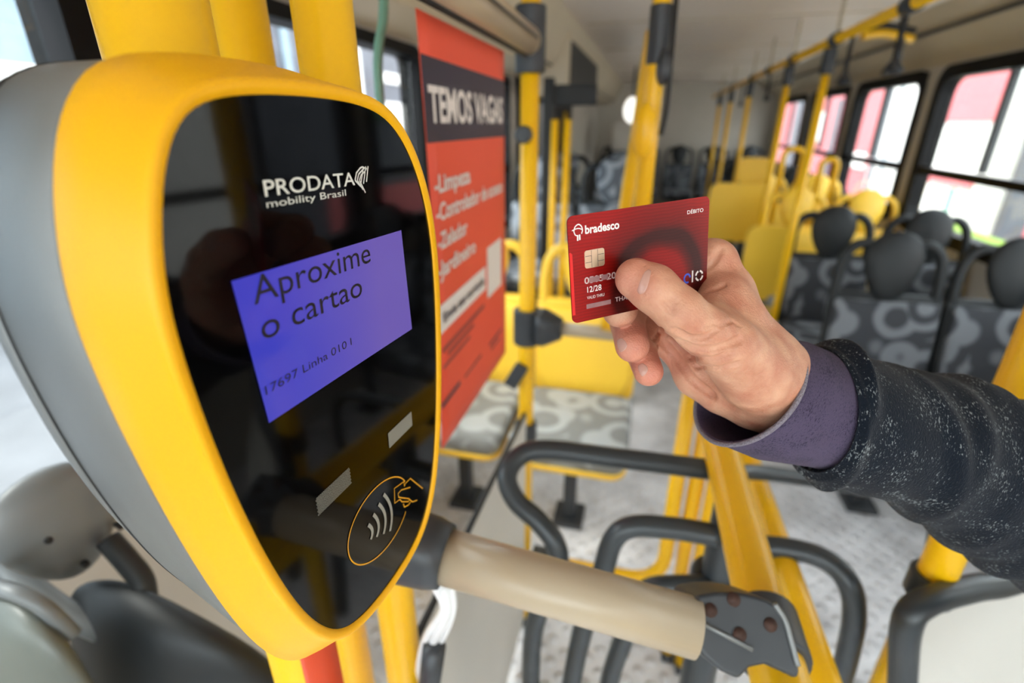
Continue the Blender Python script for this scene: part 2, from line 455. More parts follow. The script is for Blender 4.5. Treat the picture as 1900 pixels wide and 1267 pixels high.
# ------------------------------------------------------------------ fare validator
Hx = Vector((.0739, .9969, -.027)).normalized(); Vy = Vector((.0037, .0268, .9996))
Nz = Hx.cross(Vy).normalized(); Vy = Nz.cross(Hx).normalized()
VO = V(-.135, .15, -.05)
VF = (VO, Hx, Vy, Nz)
G0 = [(-5.29, 57.79), (10.24, 59.21), (29.63, 60.59), (53.3, 61.09), (78.31, 60.33), (93.62, 58.15), (105.2, 52.48), (118.03, 41.94), (129.45, 26.15), (137.08, 5.56), (140.62, -14.61), (141.7, -40.5), (140.9, -67.76), (138.3, -112), (132.5, -151), (124.5, -179), (114.5, -198), (102, -206.5), (86, -209.8), (68, -210.6), (50.5, -210.0), (33.5, -207.2), (21.5, -202.0), (12.0, -193.5), (3.0, -179.54), (-4.67, -161.34), (-11.42, -142.42), (-17.35, -117.9), (-22.59, -95.2), (-27.05, -70.23), (-30.0, -47.23), (-32.0, -28), (-32.9, -13.19), (-33.0, -3), (-32.43, 6.82), (-30.01, 20.06), (-26.7, 31.41), (-23.16, 40.35), (-18.6, 47.84), (-12.6, 53.6)]


def closed_smooth(pts, n):
    P = np.array(pts)
    for _ in range(2): P = (np.roll(P, 1, 0) + 2 * P + np.roll(P, -1, 0)) / 4
    k = len(P); out = []
    for i in range(k):
        a, b, c, d = P[i - 1], P[i], P[(i + 1) % k], P[(i + 2) % k]
        for t in np.arange(8) / 8: out.append(.5 * (2 * b + (c - a) * t + (2 * a - 5 * b + 4 * c - d) * t * t + (3 * b - a - 3 * c + d) * t ** 3))
    Q = np.array(out); s = np.r_[0, np.cumsum(np.linalg.norm(np.roll(Q, -1, 0) - Q, axis=1))]
    u = np.linspace(0, s[-1], n, endpoint=False); Q2 = np.vstack([Q, Q[:1]])
    return np.c_[np.interp(u, s, Q2[:, 0]), np.interp(u, s, Q2[:, 1])]


GL = closed_smooth(G0, 180) / 1000
GL[:, 0] = (GL[:, 0] - .054) * 1.006 + .054; GL[:, 1] = (GL[:, 1] + .074) * 1.006 - .074
tn = np.roll(GL, -1, 0) - np.roll(GL, 1, 0); tn /= np.linalg.norm(tn, axis=1)[:, None]
NO = np.c_[-tn[:, 1], tn[:, 0]]                       # traced clockwise: outward normal
if ((GL - GL.mean(0)) * NO).sum() < 0: NO = -NO
for _ in range(6): NO = (np.roll(NO, 1, 0) + NO + np.roll(NO, -1, 0)) / 3
NO /= np.linalg.norm(NO, axis=1)[:, None]


def level(e, z, chin=0, top=0):
    P = GL + NO * e; out = []
    for x, y in P:
        k = min(1, max(0, (-.06 - y) / .16)); kt = min(1, max(0, (y - .0) / .06))
        y2 = y - chin * k ** 1.4 + top * kt
        out.append(VO + Hx * float(x) + Vy * float(y2) + Nz * z)
    return out


val = thing('fare_validator', 'yellow and black fare card reader with lit blue screen, mounted on the front yellow pole', 'card reader', VO - Nz * .09)
bm = bmesh.new()
add_loft(bm, [level(-.0012, -.003), level(-.0002, -.0006), level(.0008, .0009), level(.0036, .0011), level(.0044, .0009), level(.0052, .0001), level(.0056, -.0012), level(.0058, -.003, .001, .0005), level(.0062, -.007, .005, .001), level(.0075, -.02, .018, .003), level(.0085, -.031, .028, .005), level(.0078, -.0325, .0275, .005)], False, False)
obj('bezel', bm, M['bezel'], val)
bm = bmesh.new()
add_loft(bm, [level(.0062, -.0322, .0255, .004), level(.0062, -.0345, .0255, .004)], True, True)
obj('gasket', bm, M['seam'], val)
bm = bmesh.new()
add_loft(bm, [level(.0040, -.0335, .024, .003), level(.0072, -.0338, .0245, .004), level(.0078, -.0345, .024, .004), level(.008, -.045, .014, .004), level(.0078, -.0688, -.012, .004), level(.0070, -.0692, -.012, .004), level(.0070, -.0702, -.013, .004), level(.0078, -.0706, -.014, .004), level(.0070, -.079, -.030, .003), level(.004, -.086, -.045, .001), level(-.004, -.0895, -.056, -.004), level(-.02, -.091, -.075, -.015)], True, True)
obj('rear_housing', bm, M['housing'], val)
bm = bmesh.new(); add_loft(bm, [level(.0074, -.0686, -.0116, .004), level(.0080, -.0690, -.0120, .004), level(.0080, -.0704, -.0136, .004), level(.0074, -.0708, -.0140, .004)], False, False)
obj('housing_seam', bm, M['seam'], val)
bm = bmesh.new(); add_loft(bm, [level(-.0002, -.004), level(-.0002, -.0006)], True, True)
obj('glass_panel', bm, M['glass_black'], val, smooth=False)


def lcd_material():
    m = mat('lit_blue_lcd', (40, 40, 90), .1, spec=.5); n = m.node_tree.nodes; L = m.node_tree.links; b = n['Principled BSDF']
    tc = n.new('ShaderNodeTexCoord'); sx = n.new('ShaderNodeSeparateXYZ'); L.new(tc.outputs['Generated'], sx.inputs[0])
    r = n.new('ShaderNodeValToRGB'); e = r.color_ramp.elements
    e[0].color = s2l((62, 66, 214)) + (1,); e[1].color = s2l((128, 104, 196)) + (1,); e[0].position = .1; e[1].position = .75
    L.new(sx.outputs['Y'], r.inputs[0]); L.new(r.outputs[0], b.inputs['Emission Color']); b.inputs['Emission Strength'].default_value = .5
    return m


M['lcd'] = lcd_material()
bm = bmesh.new(); flat_poly(bm, VF, [(-.0095, 0), (.1050, 0), (.1095, -.0586), (-.005, -.0586)], -.0002)
scr = obj('screen', bm, M['lcd'], val, smooth=False); scr['label'] = 'lit blue violet display'
T = lambda nm, s, x, y, wd, ht, m, par=val, **k: text_mesh(nm, s, VF, x / 1000, y / 1000, wd / 1000, ht / 1000, m, par, **k)
T('screen_text', 'Aproxime', -2.0, -10.8, 75.5, 10.2, M['lcd_text'], scr, lift=.0002)
T('screen_text', 'o cartao', -1.0, -25.2, 65, 10.2, M['lcd_text'], scr, lift=.0002)
T('screen_text', '17697 Linha 010 I', -4.3, -46.6, 55.6, 3.7, M['lcd_text'], scr, lift=.0002)
T('lettering', 'PRODATA', 12.0, 26.2, 55.4, 5.7, M['white_print'], bold=.008, lift=-.0002)
T('lettering', 'mobility Brasil', 12.0, 22.2, 47.8, 2.7, M['white_print'], bold=0, lift=-.0002)
bm = bmesh.new()
for k in range(3):
    o = k * 1.7
    stroke(bm, VF, [((67.6 + o) / 1000, (28.3 - o * .1) / 1000), ((69.2 + o) / 1000, (31.4 - o * .35) / 1000), ((72.6 + o * .9) / 1000, (33.4 - o * .55) / 1000), ((74.6 + o * .9) / 1000, (33.8 - o * .2) / 1000)], .00075, -.0002)
    stroke(bm, VF, [((67.6 + o) / 1000, (28.3 - o * .1) / 1000), ((71.5 + o) / 1000, (25.2 - o * .9) / 1000)], .00075, -.0002)
    stroke(bm, VF, [((75.2 + o * 1.1) / 1000, (33.9) / 1000), ((71.4 + o * 1.5) / 1000, (25.6 + o * .4) / 1000)], .00075, -.0002)
obj('emblem', bm, M['white_print'], val, smooth=False)


def grille(x0, x1, y0, y1, hexa):
    bm = bmesh.new(); p = 1.15
    if hexa:
        j = 0; y = y0
        while y < y1:
            x = x0 + (p / 2 if j % 2 else 0)
            while x < x1:
                stroke(bm, VF, [((x + .42 * math.cos(a)) / 1000, (y + .42 * math.sin(a)) / 1000) for a in (k * PI / 3 for k in range(6))], .00019, -.0002, closed=True); x += p
            y += p * .87; j += 1
    else:
        x = x0 - 9
        while x < x1:
            a, b = x, x + 9
            # slanted hatch clipped to the rectangle
            ya, yb = y0, y1
            if a < x0: ya = y0 + (x0 - a) / 9 * (y1 - y0); a = x0
            if b > x1: yb = y1 - (b - x1) / 9 * (y1 - y0); b = x1
            if b > a: stroke(bm, VF, [(a / 1000, ya / 1000), (b / 1000, yb / 1000)], .00045, -.0002)
            x += .8
    return obj('sensor_window', bm, M['grey_print'], val, smooth=False)


grille(13.2, 38.6, -118.2, -108.4, True)
grille(75.2, 102.2, -120.3, -110.3, False)
bm = bmesh.new()
ov = []
for k in range(73):
    a = math.radians(24 + 304 * k / 72); x, y = 31.0 * math.cos(a), 23.2 * math.sin(a)
    ov.append(((60.6 + x) / 1000, (-159.2 + y - x * .12) / 1000))
stroke(bm, VF, ov, .0008, -.0002)
for l in ([(87.8, -156), (87.5, -152.2), (76.6, -149.4), (75.6, -159.6), (81.4, -161.1)], [(94.4, -161.5), (83.9, -155.9), (80.1, -155.8), (80.4, -158.7), (84.7, -162.5), (91.3, -168), (95.8, -174), (101.7, -177.1)],
          [(81.4, -161.1), (83.6, -164.6), (91, -170.1), (92.6, -169.6)], [(85, -167.2), (85.8, -170.4), (90.4, -172.4), (93.6, -172.3)], [(87.8, -156), (89, -154.7), (95.2, -155.2), (109.8, -173.7)]):
    stroke(bm, VF, [(a / 1000, b / 1000) for a, b in l], .0008, -.0002)
s_ = obj('tap_symbol', bm, M['yellow_print'], val, smooth=False); s_['label'] = 'yellow outline of an oval and a hand holding a card'
bm = bmesh.new()
for a, b, c in ([(48.3, -153.4), (51.3, -159.8), (49.1, -164.3)], [(53.8, -150.6), (57.6, -160.5), (54.6, -167.3)], [(59.6, -147.9), (64.7, -160.5), (61.4, -171)], [(65.3, -145.3), (71.4, -161), (68, -174.5)]):
    b2 = (2 * b[0] - (a[0] + c[0]) / 2, 2 * b[1] - (a[1] + c[1]) / 2)
    stroke(bm, VF, [(((1 - t) ** 2 * a[0] + 2 * t * (1 - t) * b2[0] + t * t * c[0]) / 1000, ((1 - t) ** 2 * a[1] + 2 * t * (1 - t) * b2[1] + t * t * c[1]) / 1000) for t in np.linspace(0, 1, 12)], .0022, -.0002)
s_ = obj('wave_symbol', bm, M['grey_print'], val, smooth=False); s_['label'] = 'four grey contactless waves'

# ------------------------------------------------------------------ poles
def pole(label, x, y, z0, z1, r, extra=(), cat='pole', group=None):
    t = thing('grab_pole', label, cat, V(x, y, z0), 0, group)
    tube('tube', [V(x, y, z0), V(x, y, z1)], r, M['yellow'], t, 24)
    obj('floor_flange', add_loft(bmesh.new(), [[V(x + q * math.cos(a), y + q * math.sin(a), z) for a in (2 * PI * k / 20 for k in range(20))] for q, z in ((r * 1.65, z0), (r * 1.65, z0 + .008), (r * 1.2, z0 + .02))]), M['dark_plastic'], t)
    return t


def sleeve(parent, x, y, z0, z1, r, m, name='clamp', bevel=.004):
    o = obj(name, add_tube(bmesh.new(), [V(x, y, z0), V(x, y, z1)], r, 24), m, parent, bevel=bevel); return o


P1 = pole('thick yellow pole directly behind the card reader, orange sticker on its lower part', -.247, .244, FL, ZC, .0262)
bm = bmesh.new()
add_loft(bm, [[V(-.247 + q * math.cos(a), .244 + q * math.sin(a), z) for a in np.radians(np.linspace(-52, 115, 24))] for q, z in ((.0266, -1.0), (.0266, -.325))], False, False, closed=False)
o = obj('orange_sticker', bm, M['orange_wrap'], P1, solid=.0006); o['label'] = 'orange red sticker on one side of the pole'
obj('mounting_bracket', add_box(bmesh.new(), V(-.229, .242, -.09), (.012, .05, .08)), M['dark_plastic'], P1, bevel=.003)
P2 = pole('yellow pole rising behind the card reader, just right of the thick pole', -.325, .403, FL, ZC, .021)
P3 = pole('yellow pole right of the card reader, holding the near end of the beige barrier bar', -.232, .372, FL, ZC, .021)
PX, PY = -.257, 1.15
P4 = pole('yellow pole at the far edge of the coral poster, grey clamp half way up', PX, PY, FL + .02, ZC, .0195)
sleeve(P4, PX, PY, .095, .215, .031, M['dark_plastic'])
sleeve(P4, PX, PY, -.505, -.415, .034, M['dark_plastic'])
sleeve(P4, PX, PY, -.80, -.735, .03, M['dark_plastic'])
obj('knob', add_tube(bmesh.new(), [V(PX - .005, PY - .018, -.02), V(PX - .005, PY - .045, -.02)], .018, 20), M['dark_plastic'], P4, bevel=.004)
obj('latch', add_box(bmesh.new(), V(PX - .02, PY - .03, -.585), (.035, .02, .07), Matrix.Rotation(.5, 3, 'Y')), M['dark_plastic'], P4, bevel=.005)

# padded rail along the poster, beige barrier bars
t = thing('grab_rail', 'thick beige rail running above the coral poster to the far pole', 'rail', V(-.252, .76, .147))
tube('tube', [V(-.24, .40, .150), V(-.252, .75, .150), V(-.254, 1.112, .150)], .0265, M['beige'], t, 24)
tube('edge_strip', [V(-.248, .40, .1235), V(-.256, 1.105, .1235)], .005, M['seam'], t, 8)
tube('groove', [V(-.2125, .42, .149), V(-.2275, 1.08, .149)], .0022, M['dark_plastic'], t, 8)
t = thing('barrier_bar', 'beige bar from the far pole crossing behind the hand and card', 'rail', V(-.03, PY, -.459))
tube('tube', [V(PX + .06, PY, -.458), V(.17, PY, -.462)], .0165, M['beige'], t, 20)
bm = bmesh.new(); add_loft(bm, [[V(PX + q, PY + a, -.459 + b) for a, b in rrect(s, s, s * .3)] for q, s in ((.028, .085), (.045, .085), (.085, .05), (.088, .046))])
obj('socket', bm, M['dark_plastic'], t)

# yellow frame under it
t = thing('guard_frame', 'yellow bent tube frame near the floor below the beige bar', 'guard rail', V(.0, PY, FL))
tube('tube', fillet([V(PX + .05, PY, -1.212), V(.147, PY, -1.212), V(.147, PY, -.48)], .11, 8), .019, M['yellow'], t, 20)
obj('socket', add_loft(bmesh.new(), [[V(PX + q, PY + a, -1.214 + b) for a, b in rrect(s, s, s * .35)] for q, s in ((.026, .07), (.07, .07), (.085, .045))]), M['dark_plastic'], t)
pg = 'yellow uprights behind the turnstile'
for k, (x, y) in enumerate(((.196, 1.16), (.236, 1.13))):
    q = thing('post', ['yellow upright beside the bent tube frame, left one of the close pair', 'yellow upright right behind the turnstile post, right one of the close pair'][k], 'post', V(x, y, FL), 0, pg)
    tube('tube', [V(x, y, FL), V(x, y, -.44)], .0195, M['yellow'], q, 20)
    obj('foot', add_box(bmesh.new(), V(x, y, FL + .006), (.036, .07, .012)), M['dark_plastic'], q)

# twin poles near the middle
c0 = V(.008, 1.15, -.44)
t = thing('grab_pole', 'upright yellow pole with black clamps, above the card', 'pole', c0)
tube('tube', [V(-.008, 1.15, -.44), V(-.008, 1.15, ZC)], .0175, M['yellow'], t, 20)
sleeve(t, -.008, 1.15, .105, .205, .0205, M['dark_plastic'])
obj('clamp', add_ellipsoid(bmesh.new(), V(.006, 1.135, .10), (.014, .022, .032)), M['dark_plastic'], t)
tube('cable', catmull([V(.016, 1.135, .21), V(.018, 1.13, .12), V(.02, 1.13, .03), V(.014, 1.135, -.02)]), .005, M['black'], t, 8)
t = thing('grab_pole', 'slanted yellow pole leaning left of the upright pole, above the card', 'pole', V(-.06, 1.12, -.44))
tube('tube', catmull([at(1207, 62, 1.62), at(1199, 120, 1.52), at(1184, 230, 1.36), at(1164, 365, 1.22), at(1128, 612, 1.15)]), .0162, M['yellow'], t, 20)
obj('sleeve', add_ellipsoid(bmesh.new(), V(-.018, 1.11, -.012), (.022, .02, .05)), M['yellow'], t)

# barrier bar in the foreground
BA, BB = at(812, 1028, .432), at(1292, 1165, .402)
t = thing('barrier_bar', 'thick beige bar in the foreground below the hand, between two dark grey brackets', 'rail', BA)
tube('tube', [BA, BB], .0225, M['beige'], t, 28)
# left bracket on pole 3
t = thing('bracket', 'dark grey bracket clamping the beige bar to the yellow pole beside the card reader', 'bracket', V(-.232, .372, -.36))
pz = BA.z - EYE
obj('collar', add_tube(bmesh.new(), [V(-.232, .372, pz - .035), V(-.232, .372, pz + .035)], .0285, 24), M['dark_plastic'], t, bevel=.003)
dirb = (BB - BA).normalized(); sidb = dirb.cross(Vector((0, 0, 1))).normalized(); upb = sidb.cross(dirb)
def bar_ring(p, wy, wz, r): return [p + sidb * a + upb * b for a, b in rrect(wy, wz, r)]
bm = bmesh.new(); add_loft(bm, [bar_ring(BA - dirb * .085, .04, .05, .012), bar_ring(BA - dirb * .05, .05, .062, .015), bar_ring(BA - dirb * .005, .052, .056, .02), bar_ring(BA + dirb * .008, .05, .05, .022)])
obj('socket', bm, M['dark_plastic'], t)
for q in (-.03, -.055):
    p = BA + dirb * q + sidb * .027 + upb * .004
    obj('bolt', add_tube(bmesh.new(), [p - sidb * .004, p + sidb * .001], .0045, 12), M['rust'], t)

# yellow handrails running along the bus
ZH = -.445
def onz(u, v, z):
    r = at(u, v, 1) - Vector((0, 0, EYE)); return r * (z / r.z) + Vector((0, 0, EYE))
HA, HB = onz(1347, 870, ZH), onz(1432, 1205, ZH)
hd = (HB - HA).normalized()
t = thing('handrail', 'thick yellow handrail running toward the camera into the dark grey bolted bracket', 'rail', HA)
tube('tube', [HA - hd * .52, HA - hd * .1, HB + hd * .1, HB + hd * .55], .0245, M['yellow'], t, 28)
HC, HD = onz(1405, 905, -.60), onz(1508, 1215, -.60)
h2 = (HD - HC).normalized()
t = thing('handrail', 'lower yellow handrail just right of the thick one, passing under the bolted bracket', 'rail', HC)
tube('tube', [HC - h2 * .18, HC, HD, HD + h2 * .6], .021, M['yellow'], t, 28)

# right bracket with four bolts
t = thing('bracket', 'dark grey bracket with four rusty bolts at the right end of the foreground beige bar', 'bracket', BB)
BP = [(1279, 1130), (1296, 1104), (1330, 1099), (1368, 1099), (1404, 1106), (1432, 1116), (1447, 1128), (1462, 1160), (1476, 1205), (1486, 1246), (1480, 1262), (1452, 1248), (1420, 1234), (1392, 1240), (1372, 1262), (1340, 1247), (1306, 1218), (1282, 1180)]
pn = (CF * -1 + Vector((0, 0, .35)) + CR * .05).normalized()
p0 = at(1370, 1170, .395)
def onp(u, v, off=0):
    r = at(u, v, 1) - Vector((0, 0, EYE)); k = (p0 + pn * off - Vector((0, 0, EYE))).dot(pn) / r.dot(pn); return r * k + Vector((0, 0, EYE))
bm = bmesh.new(); add_prism(bm, [onp(*q) for q in BP], -pn * .05)
obj('body', bm, M['dark_plastic'], t, bevel=.004, seg=3)
ridge = bmesh.new(); add_tube(ridge, [onp(1292, 1150, .001), onp(1396, 1205, .001)], .0018, 8)
obj('ridge', ridge, M['housing'], t)
obj('rim', add_tube(bmesh.new(), catmull([onp(1437, 1120, .001), onp(1456, 1150, .001), onp(1468, 1190, .001), onp(1480, 1235, .001)]), .0022, 8), M['housing'], t)
for u, v in ((1318, 1132), (1361, 1112), (1372, 1177), (1429, 1159)):
    p = onp(u, v)
    obj('bolt', add_tube(bmesh.new(), [p - pn * .004, p + pn * .0012], .0052, 14), M['rust'], t)
cc = HB + hd * .02
obj('collar', add_tube(bmesh.new(), [cc - hd * .06, cc - hd * .006], .031, 28), M['dark_plastic'], t, bevel=.003)

# ------------------------------------------------------------------ turnstile
t = thing('turnstile', 'dark grey bus turnstile with bent tube arms round a central post', 'turnstile', onz(1340, 1100, FL))
pc = at(1336, 1060, .74)
px_, py_ = pc.x, pc.y
obj('post', add_tube(bmesh.new(), [Vector((px_, py_, 0)), Vector((px_, py_, EYE - .47))], .026, 24), M['tube_grey'], t, bevel=.006)
obj('hub', add_tube(bmesh.new(), [Vector((px_, py_, EYE - .66)), Vector((px_, py_, EYE - .60))], .04, 24), M['tube_grey'], t, bevel=.006)
arms = [[(1325, 872, .75), (1150, 850, .77), (1012, 834, .79), (962, 848, .79), (941, 885, .78), (957, 928, .77), (1000, 968, .76), (1030, 1008, .757), (1036, 1052, .765), (1012, 1110, .785), (991, 1165, .81), (985, 1267, .86), (990, 1420, .93)],
        [(1330, 993, .70), (1250, 980, .71), (1172, 977, .72), (1137, 1003, .73), (1118, 1062, .745), (1086, 1150, .78), (1060, 1267, .84), (1035, 1420, .92)],
        [(1330, 1090, .73), (1265, 1087, .735), (1208, 1092, .75), (1182, 1120, .77), (1155, 1190, .81), (1130, 1267, .86), (1105, 1400, .94)],
        [(1340, 1012, .77), (1450, 1016, .755), (1530, 1038, .735), (1575, 1083, .72), (1585, 1145, .73), (1571, 1220, .765), (1552, 1300, .82), (1530, 1430, .9)],
        [(1340, 880, .80), (1400, 876, .85), (1500, 889, .88), (1610, 908, .9), (1700, 930, .93), (1735, 970, .95), (1725, 1040, 1.0), (1690, 1120, 1.1)]]
for i, a in enumerate(arms):
    tube('arm', catmull([at(*q) for q in a], 8), .0155 if i < 4 else .013, M['tube_grey'], t, 16)
# side barrier at right
t = thing('guard_frame', 'dark grey bent tube guard with a beige panel in the lower right corner', 'guard rail', onz(1800, 1260, FL))
gp = [at(2060, 960, .80), at(1900, 1068, .70), at(1800, 1092, .655), at(1715, 1118, .625), at(1682, 1160, .625), at(1674, 1267, .68), at(1665, 1420, .76)]
tube('tube', catmull(gp, 8), .0165, M['tube_grey'], t, 18)
bm = bmesh.new()
pan = [at(1700, 1175, .645), at(1730, 1135, .65), at(1810, 1108, .68), at(1905, 1082, .72), at(2060, 985, .82), at(2060, 1500, 1.0), at(1690, 1500, .82)]
nn = (pan[1] - pan[0]).cross(pan[4] - pan[0]).normalized()
add_prism(bm, pan, Vector((.01, .012, 0)))
obj('panel', bm, M['panel_beige'], t, smooth=False)
PR = pole('yellow pole rising at the right edge behind the sleeve', .411, .612, FL, ZC, .021)
sleeve(PR, .411, .612, -.575, -.535, .028, M['tube_grey'])

# partition below the poster
t = thing('partition', 'beige grey partition panel below the coral poster, left of the turnstile', 'partition', V(-.255, .75, FL))
bm = bmesh.new(); add_prism(bm, [V(-.262, .42, FL + .05), V(-.262, 1.125, FL + .05), V(-.262, 1.125, -.70), V(-.262, .42, -.67)], (.012, 0, 0))
obj('panel', bm, M['panel_beige'], t, smooth=False)
tube('edge_trim', [V(-.256, .42, -.668), V(-.256, 1.125, -.698)], .006, M['seam'], t, 8)

# cords beside the partition
t = thing('cable_bundle', 'white cables with a grey grip hanging beside the beige partition', 'cable', at(815, 1150, .55))
for i, (du, r) in enumerate(((0, .0055), (-16, .004), (16, .0035))):
    tube('cable', catmull([at(822 + du, 1085, .50), at(832 + du * .6, 1130, .52), at(808 + du, 1180, .56), at(786 + du * .5, 1230, .60), at(775, 1300, .66)]), r, M['sky_white'], t, 10)
tube('grip', [at(806, 1200, .56), at(798, 1262, .60), at(790, 1340, .66)], .013, M['dark_plastic'], t, 16)

# ------------------------------------------------------------------ poster
PXX = -.2475
PFo = (V(PXX, 0, 0), Vector((0, 1, 0)), Vector((0, 0, 1)), Vector((1, 0, 0)))
ps = thing('poster', 'coral red job notice poster with navy band hanging beside the card reader', 'poster', V(PXX, .767, .113))
pl, pr_, pt, pb = .5865, .948, .113, -.443
bm = bmesh.new(); rows = 24; cols = 10
def bow(y, z): return .006 * math.sin((z + .44) * 5.0) * (1 - (y - pl) / (pr_ - pl)) - .0105
def bx_(y, z): return V(PXX + bow(y, z), y, z)
for r0 in range(rows):
    for c0_ in range(cols):
        y0, y1 = (pl + (pr_ - pl) * q / cols for q in (c0_, c0_ + 1)); z0, z1 = (pb + (pt - pb) * q / rows for q in (r0, r0 + 1))
        bm.faces.new([bm.verts.new(bx_(*q)) for q in ((y0, z0), (y1, z0), (y1, z1), (y0, z1))])
bmesh.ops.remove_doubles(bm, verts=bm.verts, dist=1e-5)
sheet = obj('sheet', bm, M['poster_red'], ps, solid=.0006)
def ppatch(name, q, m, lift=.0012, n=10):
    """a printed area lying on the bowed sheet"""
    (a0, b0), (a1, b1), (a2, b2), (a3, b3) = q; bm = bmesh.new()
    for i in range(n):
        for j in range(n):
            f = lambda s, t_: ((a0 * (1 - s) + a1 * s) * (1 - t_) + (a3 * (1 - s) + a2 * s) * t_, (b0 * (1 - s) + b1 * s) * (1 - t_) + (b3 * (1 - s) + b2 * s) * t_)
            bm.faces.new([bm.verts.new(bx_(*f(s / n, t_ / n)) + Vector((lift, 0, 0))) for s, t_ in ((i, j), (i + 1, j), (i + 1, j + 1), (i, j + 1))])
    bmesh.ops.remove_doubles(bm, verts=bm.verts, dist=1e-5); return obj(name, bm, m, ps)
ppatch('navy_band', [(pl, -.020), (pr_, -.020), (pr_, .068), (pl, .071)], M['poster_navy'])
def ptext(s, y, z, wd, ht, m, bold=.03, name='lettering'):
    o = text_mesh(name, s, PFo, y, z, wd, ht, m, ps, bold=bold, lift=0)
    for v in o.data.vertices: v.co.x += bow(v.co.y, v.co.z - EYE) + .0024
    return o
ptext('TEMOS VAGAS', .598, .003, .332, .04, M['poster_white'], .03)
for s, y, z, wd, ht in (('-Limpeza', .598, -.078, .140, .022), ('-Controlador de acesso', .598, -.112, .325, .022), ('-Zelador', .598, -.148, .118, .022), ('-Jardineiro', .592, -.184, .162, .022)):
    ptext(s, y, z, wd, ht, M['poster_white'], .025)
ppatch('white_strip', [(.588, -.262), (.81, -.262), (.81, -.222), (.588, -.222)], M['poster_white'])
ptext('Envie seu curriculo', .606, -.249, .192, .015, M['poster_navy'], .02)
ppatch('white_square', [(.822, -.284), (.916, -.284), (.916, -.194), (.822, -.194)], M['poster_white'])
for y0, y1, z0, z1 in ((.60, .80, -.293, -.285), (.62, .74, -.305, -.298), (.60, .72, -.318, -.312), (.69, .78, -.377, -.371), (.83, .915, -.381, -.373), (.84, .90, -.393, -.387)):
    ppatch('print_line', [(y0, z0), (y1, z0), (y1, z1), (y0, z1)], M['poster_dark'], n=4)
ppatch('print_line', [(.59, -.376), (.668, -.376), (.668, -.368), (.59, -.368)], M['poster_navy'], n=4)

# green cord
t = tag(tube('pull_cord', catmull([V(-.36, .76, ZC), V(-.355, .73, .3), V(-.35, .705, .146), V(-.35, .68, .09), V(-.35, .671, .04), V(-.35, .675, -.1), V(-.35, .69, -.45)]), .0062, M['green_cord'], None, 10), 'pale green cord hanging from the ceiling left of the coral poster', 'cord')

# ------------------------------------------------------------------ seats
def make_seat(name, label, shell, pad, cushion, group):
    t = thing(name, label, 'seat', (0, 0, 0), 0, group)
    ln = lambda z: .02 + max(0, z - .46) * .16           # lean of the back
    bm = bmesh.new()
    add_loft(bm, [[(a, -.22 + b, z) for a, b in rrect(w_, d_, .05)] for w_, d_, z in ((.36, .36, .40), (.40, .42, .415), (.42, .44, .45), (.415, .435, .485), (.38, .40, .497))])
    obj('seat_cushion', bm, cushion, t, local=True)
    bm = bmesh.new()
    add_loft(bm, [[(a, -.21 + b, z) for a, b in rrect(w_, d_, .06)] for w_, d_, z in ((.30, .30, .36), (.41, .44, .39), (.42, .455, .415))])
    obj('seat_pan', bm, shell, t, local=True)
    bm = bmesh.new()
    R_ = []
    for z, w_, th in ((.44, .36, .03), (.48, .41, .04), (.62, .42, .045), (.78, .42, .04), (.835, .415, .032), (.85, .40, .02)):
        R_.append([(a, ln(z) + .03 + b + .35 * a * a * -1, z) for a, b in rrect(w_, th, th * .45)])
    add_loft(bm, R_); obj('backrest_shell', bm, shell, t, local=True)
    bm = bmesh.new(); R_ = []
    for z, w_, th in ((.47, .25, .015), (.49, .32, .03), (.55, .38, .036), (.72, .39, .036), (.81, .385, .03), (.826, .37, .015)):
        R_.append([(a, ln(z) - .004 + b - .35 * a * a, z) for a, b in rrect(w_, th, th * .45)])
    add_loft(bm, R_); obj('backrest_pad', bm, pad, t, local=True)
    obj('headrest', add_ellipsoid(bmesh.new(), (0, ln(.97) + .0, .962), (.106, .034, .145), Matrix.Rotation(-.16, 3, 'X'), taper=.26), shell, t, local=True)
    for s in (-1, 1):
        p = catmull([(s * .08, ln(1.05) + .02, 1.045), (s * .13, ln(1.04) + .02, 1.045), (s * .168, ln(1.0) + .02, 1.008), (s * .184, ln(.94) + .02, .94), (s * .186, ln(.83) + .02, .83)])
        tube('handle', p, .0205, shell, t, 12, local=True)
    bm = bmesh.new(); add_box(bm, (0, -.2, .2), (.05, .05, .36)); add_box(bm, (0, -.2, .012), (.12, .14, .024))
    obj('pedestal', bm, M['dark_plastic'], t, bevel=.006, local=True)
    return t


def dup(root, loc, rotz, label, group):
    r = root.copy(); C.objects.link(r); r.location = loc; r.rotation_euler = (0, 0, rotz); r['label'] = label; r['group'] = group
    for ch in list(root.children):
        c = ch.copy(); C.objects.link(c); c.parent = r
    return r


gR, gY, gB = 'charcoal seats in rows by the right windows', 'yellow priority seats', 'grey seats at the rear of the bus'
A = make_seat('passenger_seat', 'charcoal patterned seat by the aisle right above the sleeve, large dark headrest', M['seat_dark'], M['fabric'], M['fabric'], gR)
A.location = V(1.0, 2.26, FL)
dup(A, V(1.43, 2.26, FL), 0, 'charcoal patterned window seat cut by the right edge of the picture', gR)
dup(A, V(.985, 2.99, FL), 0, 'charcoal seat by the aisle in the second row, in front of a yellow seat', gR)
dup(A, V(1.425, 2.99, FL), 0, 'charcoal window seat in the second row, headrest against the bright window', gR)
Yl = make_seat('passenger_seat', 'yellow seat with grey patterned cushion right of the far pole, behind the card', M['seat_yellow'], M['seat_yellow'], M['fabric_lit'], gY)
Yl.location = V(-.185, 1.87, FL)
dup(Yl, V(-.63, 1.87, FL), 0, 'yellow seat half hidden behind the coral poster', gY)
dup(Yl, V(1.425, 3.86, FL), 0, 'yellow window seat behind the charcoal seats, rounded yellow headrest', gY)
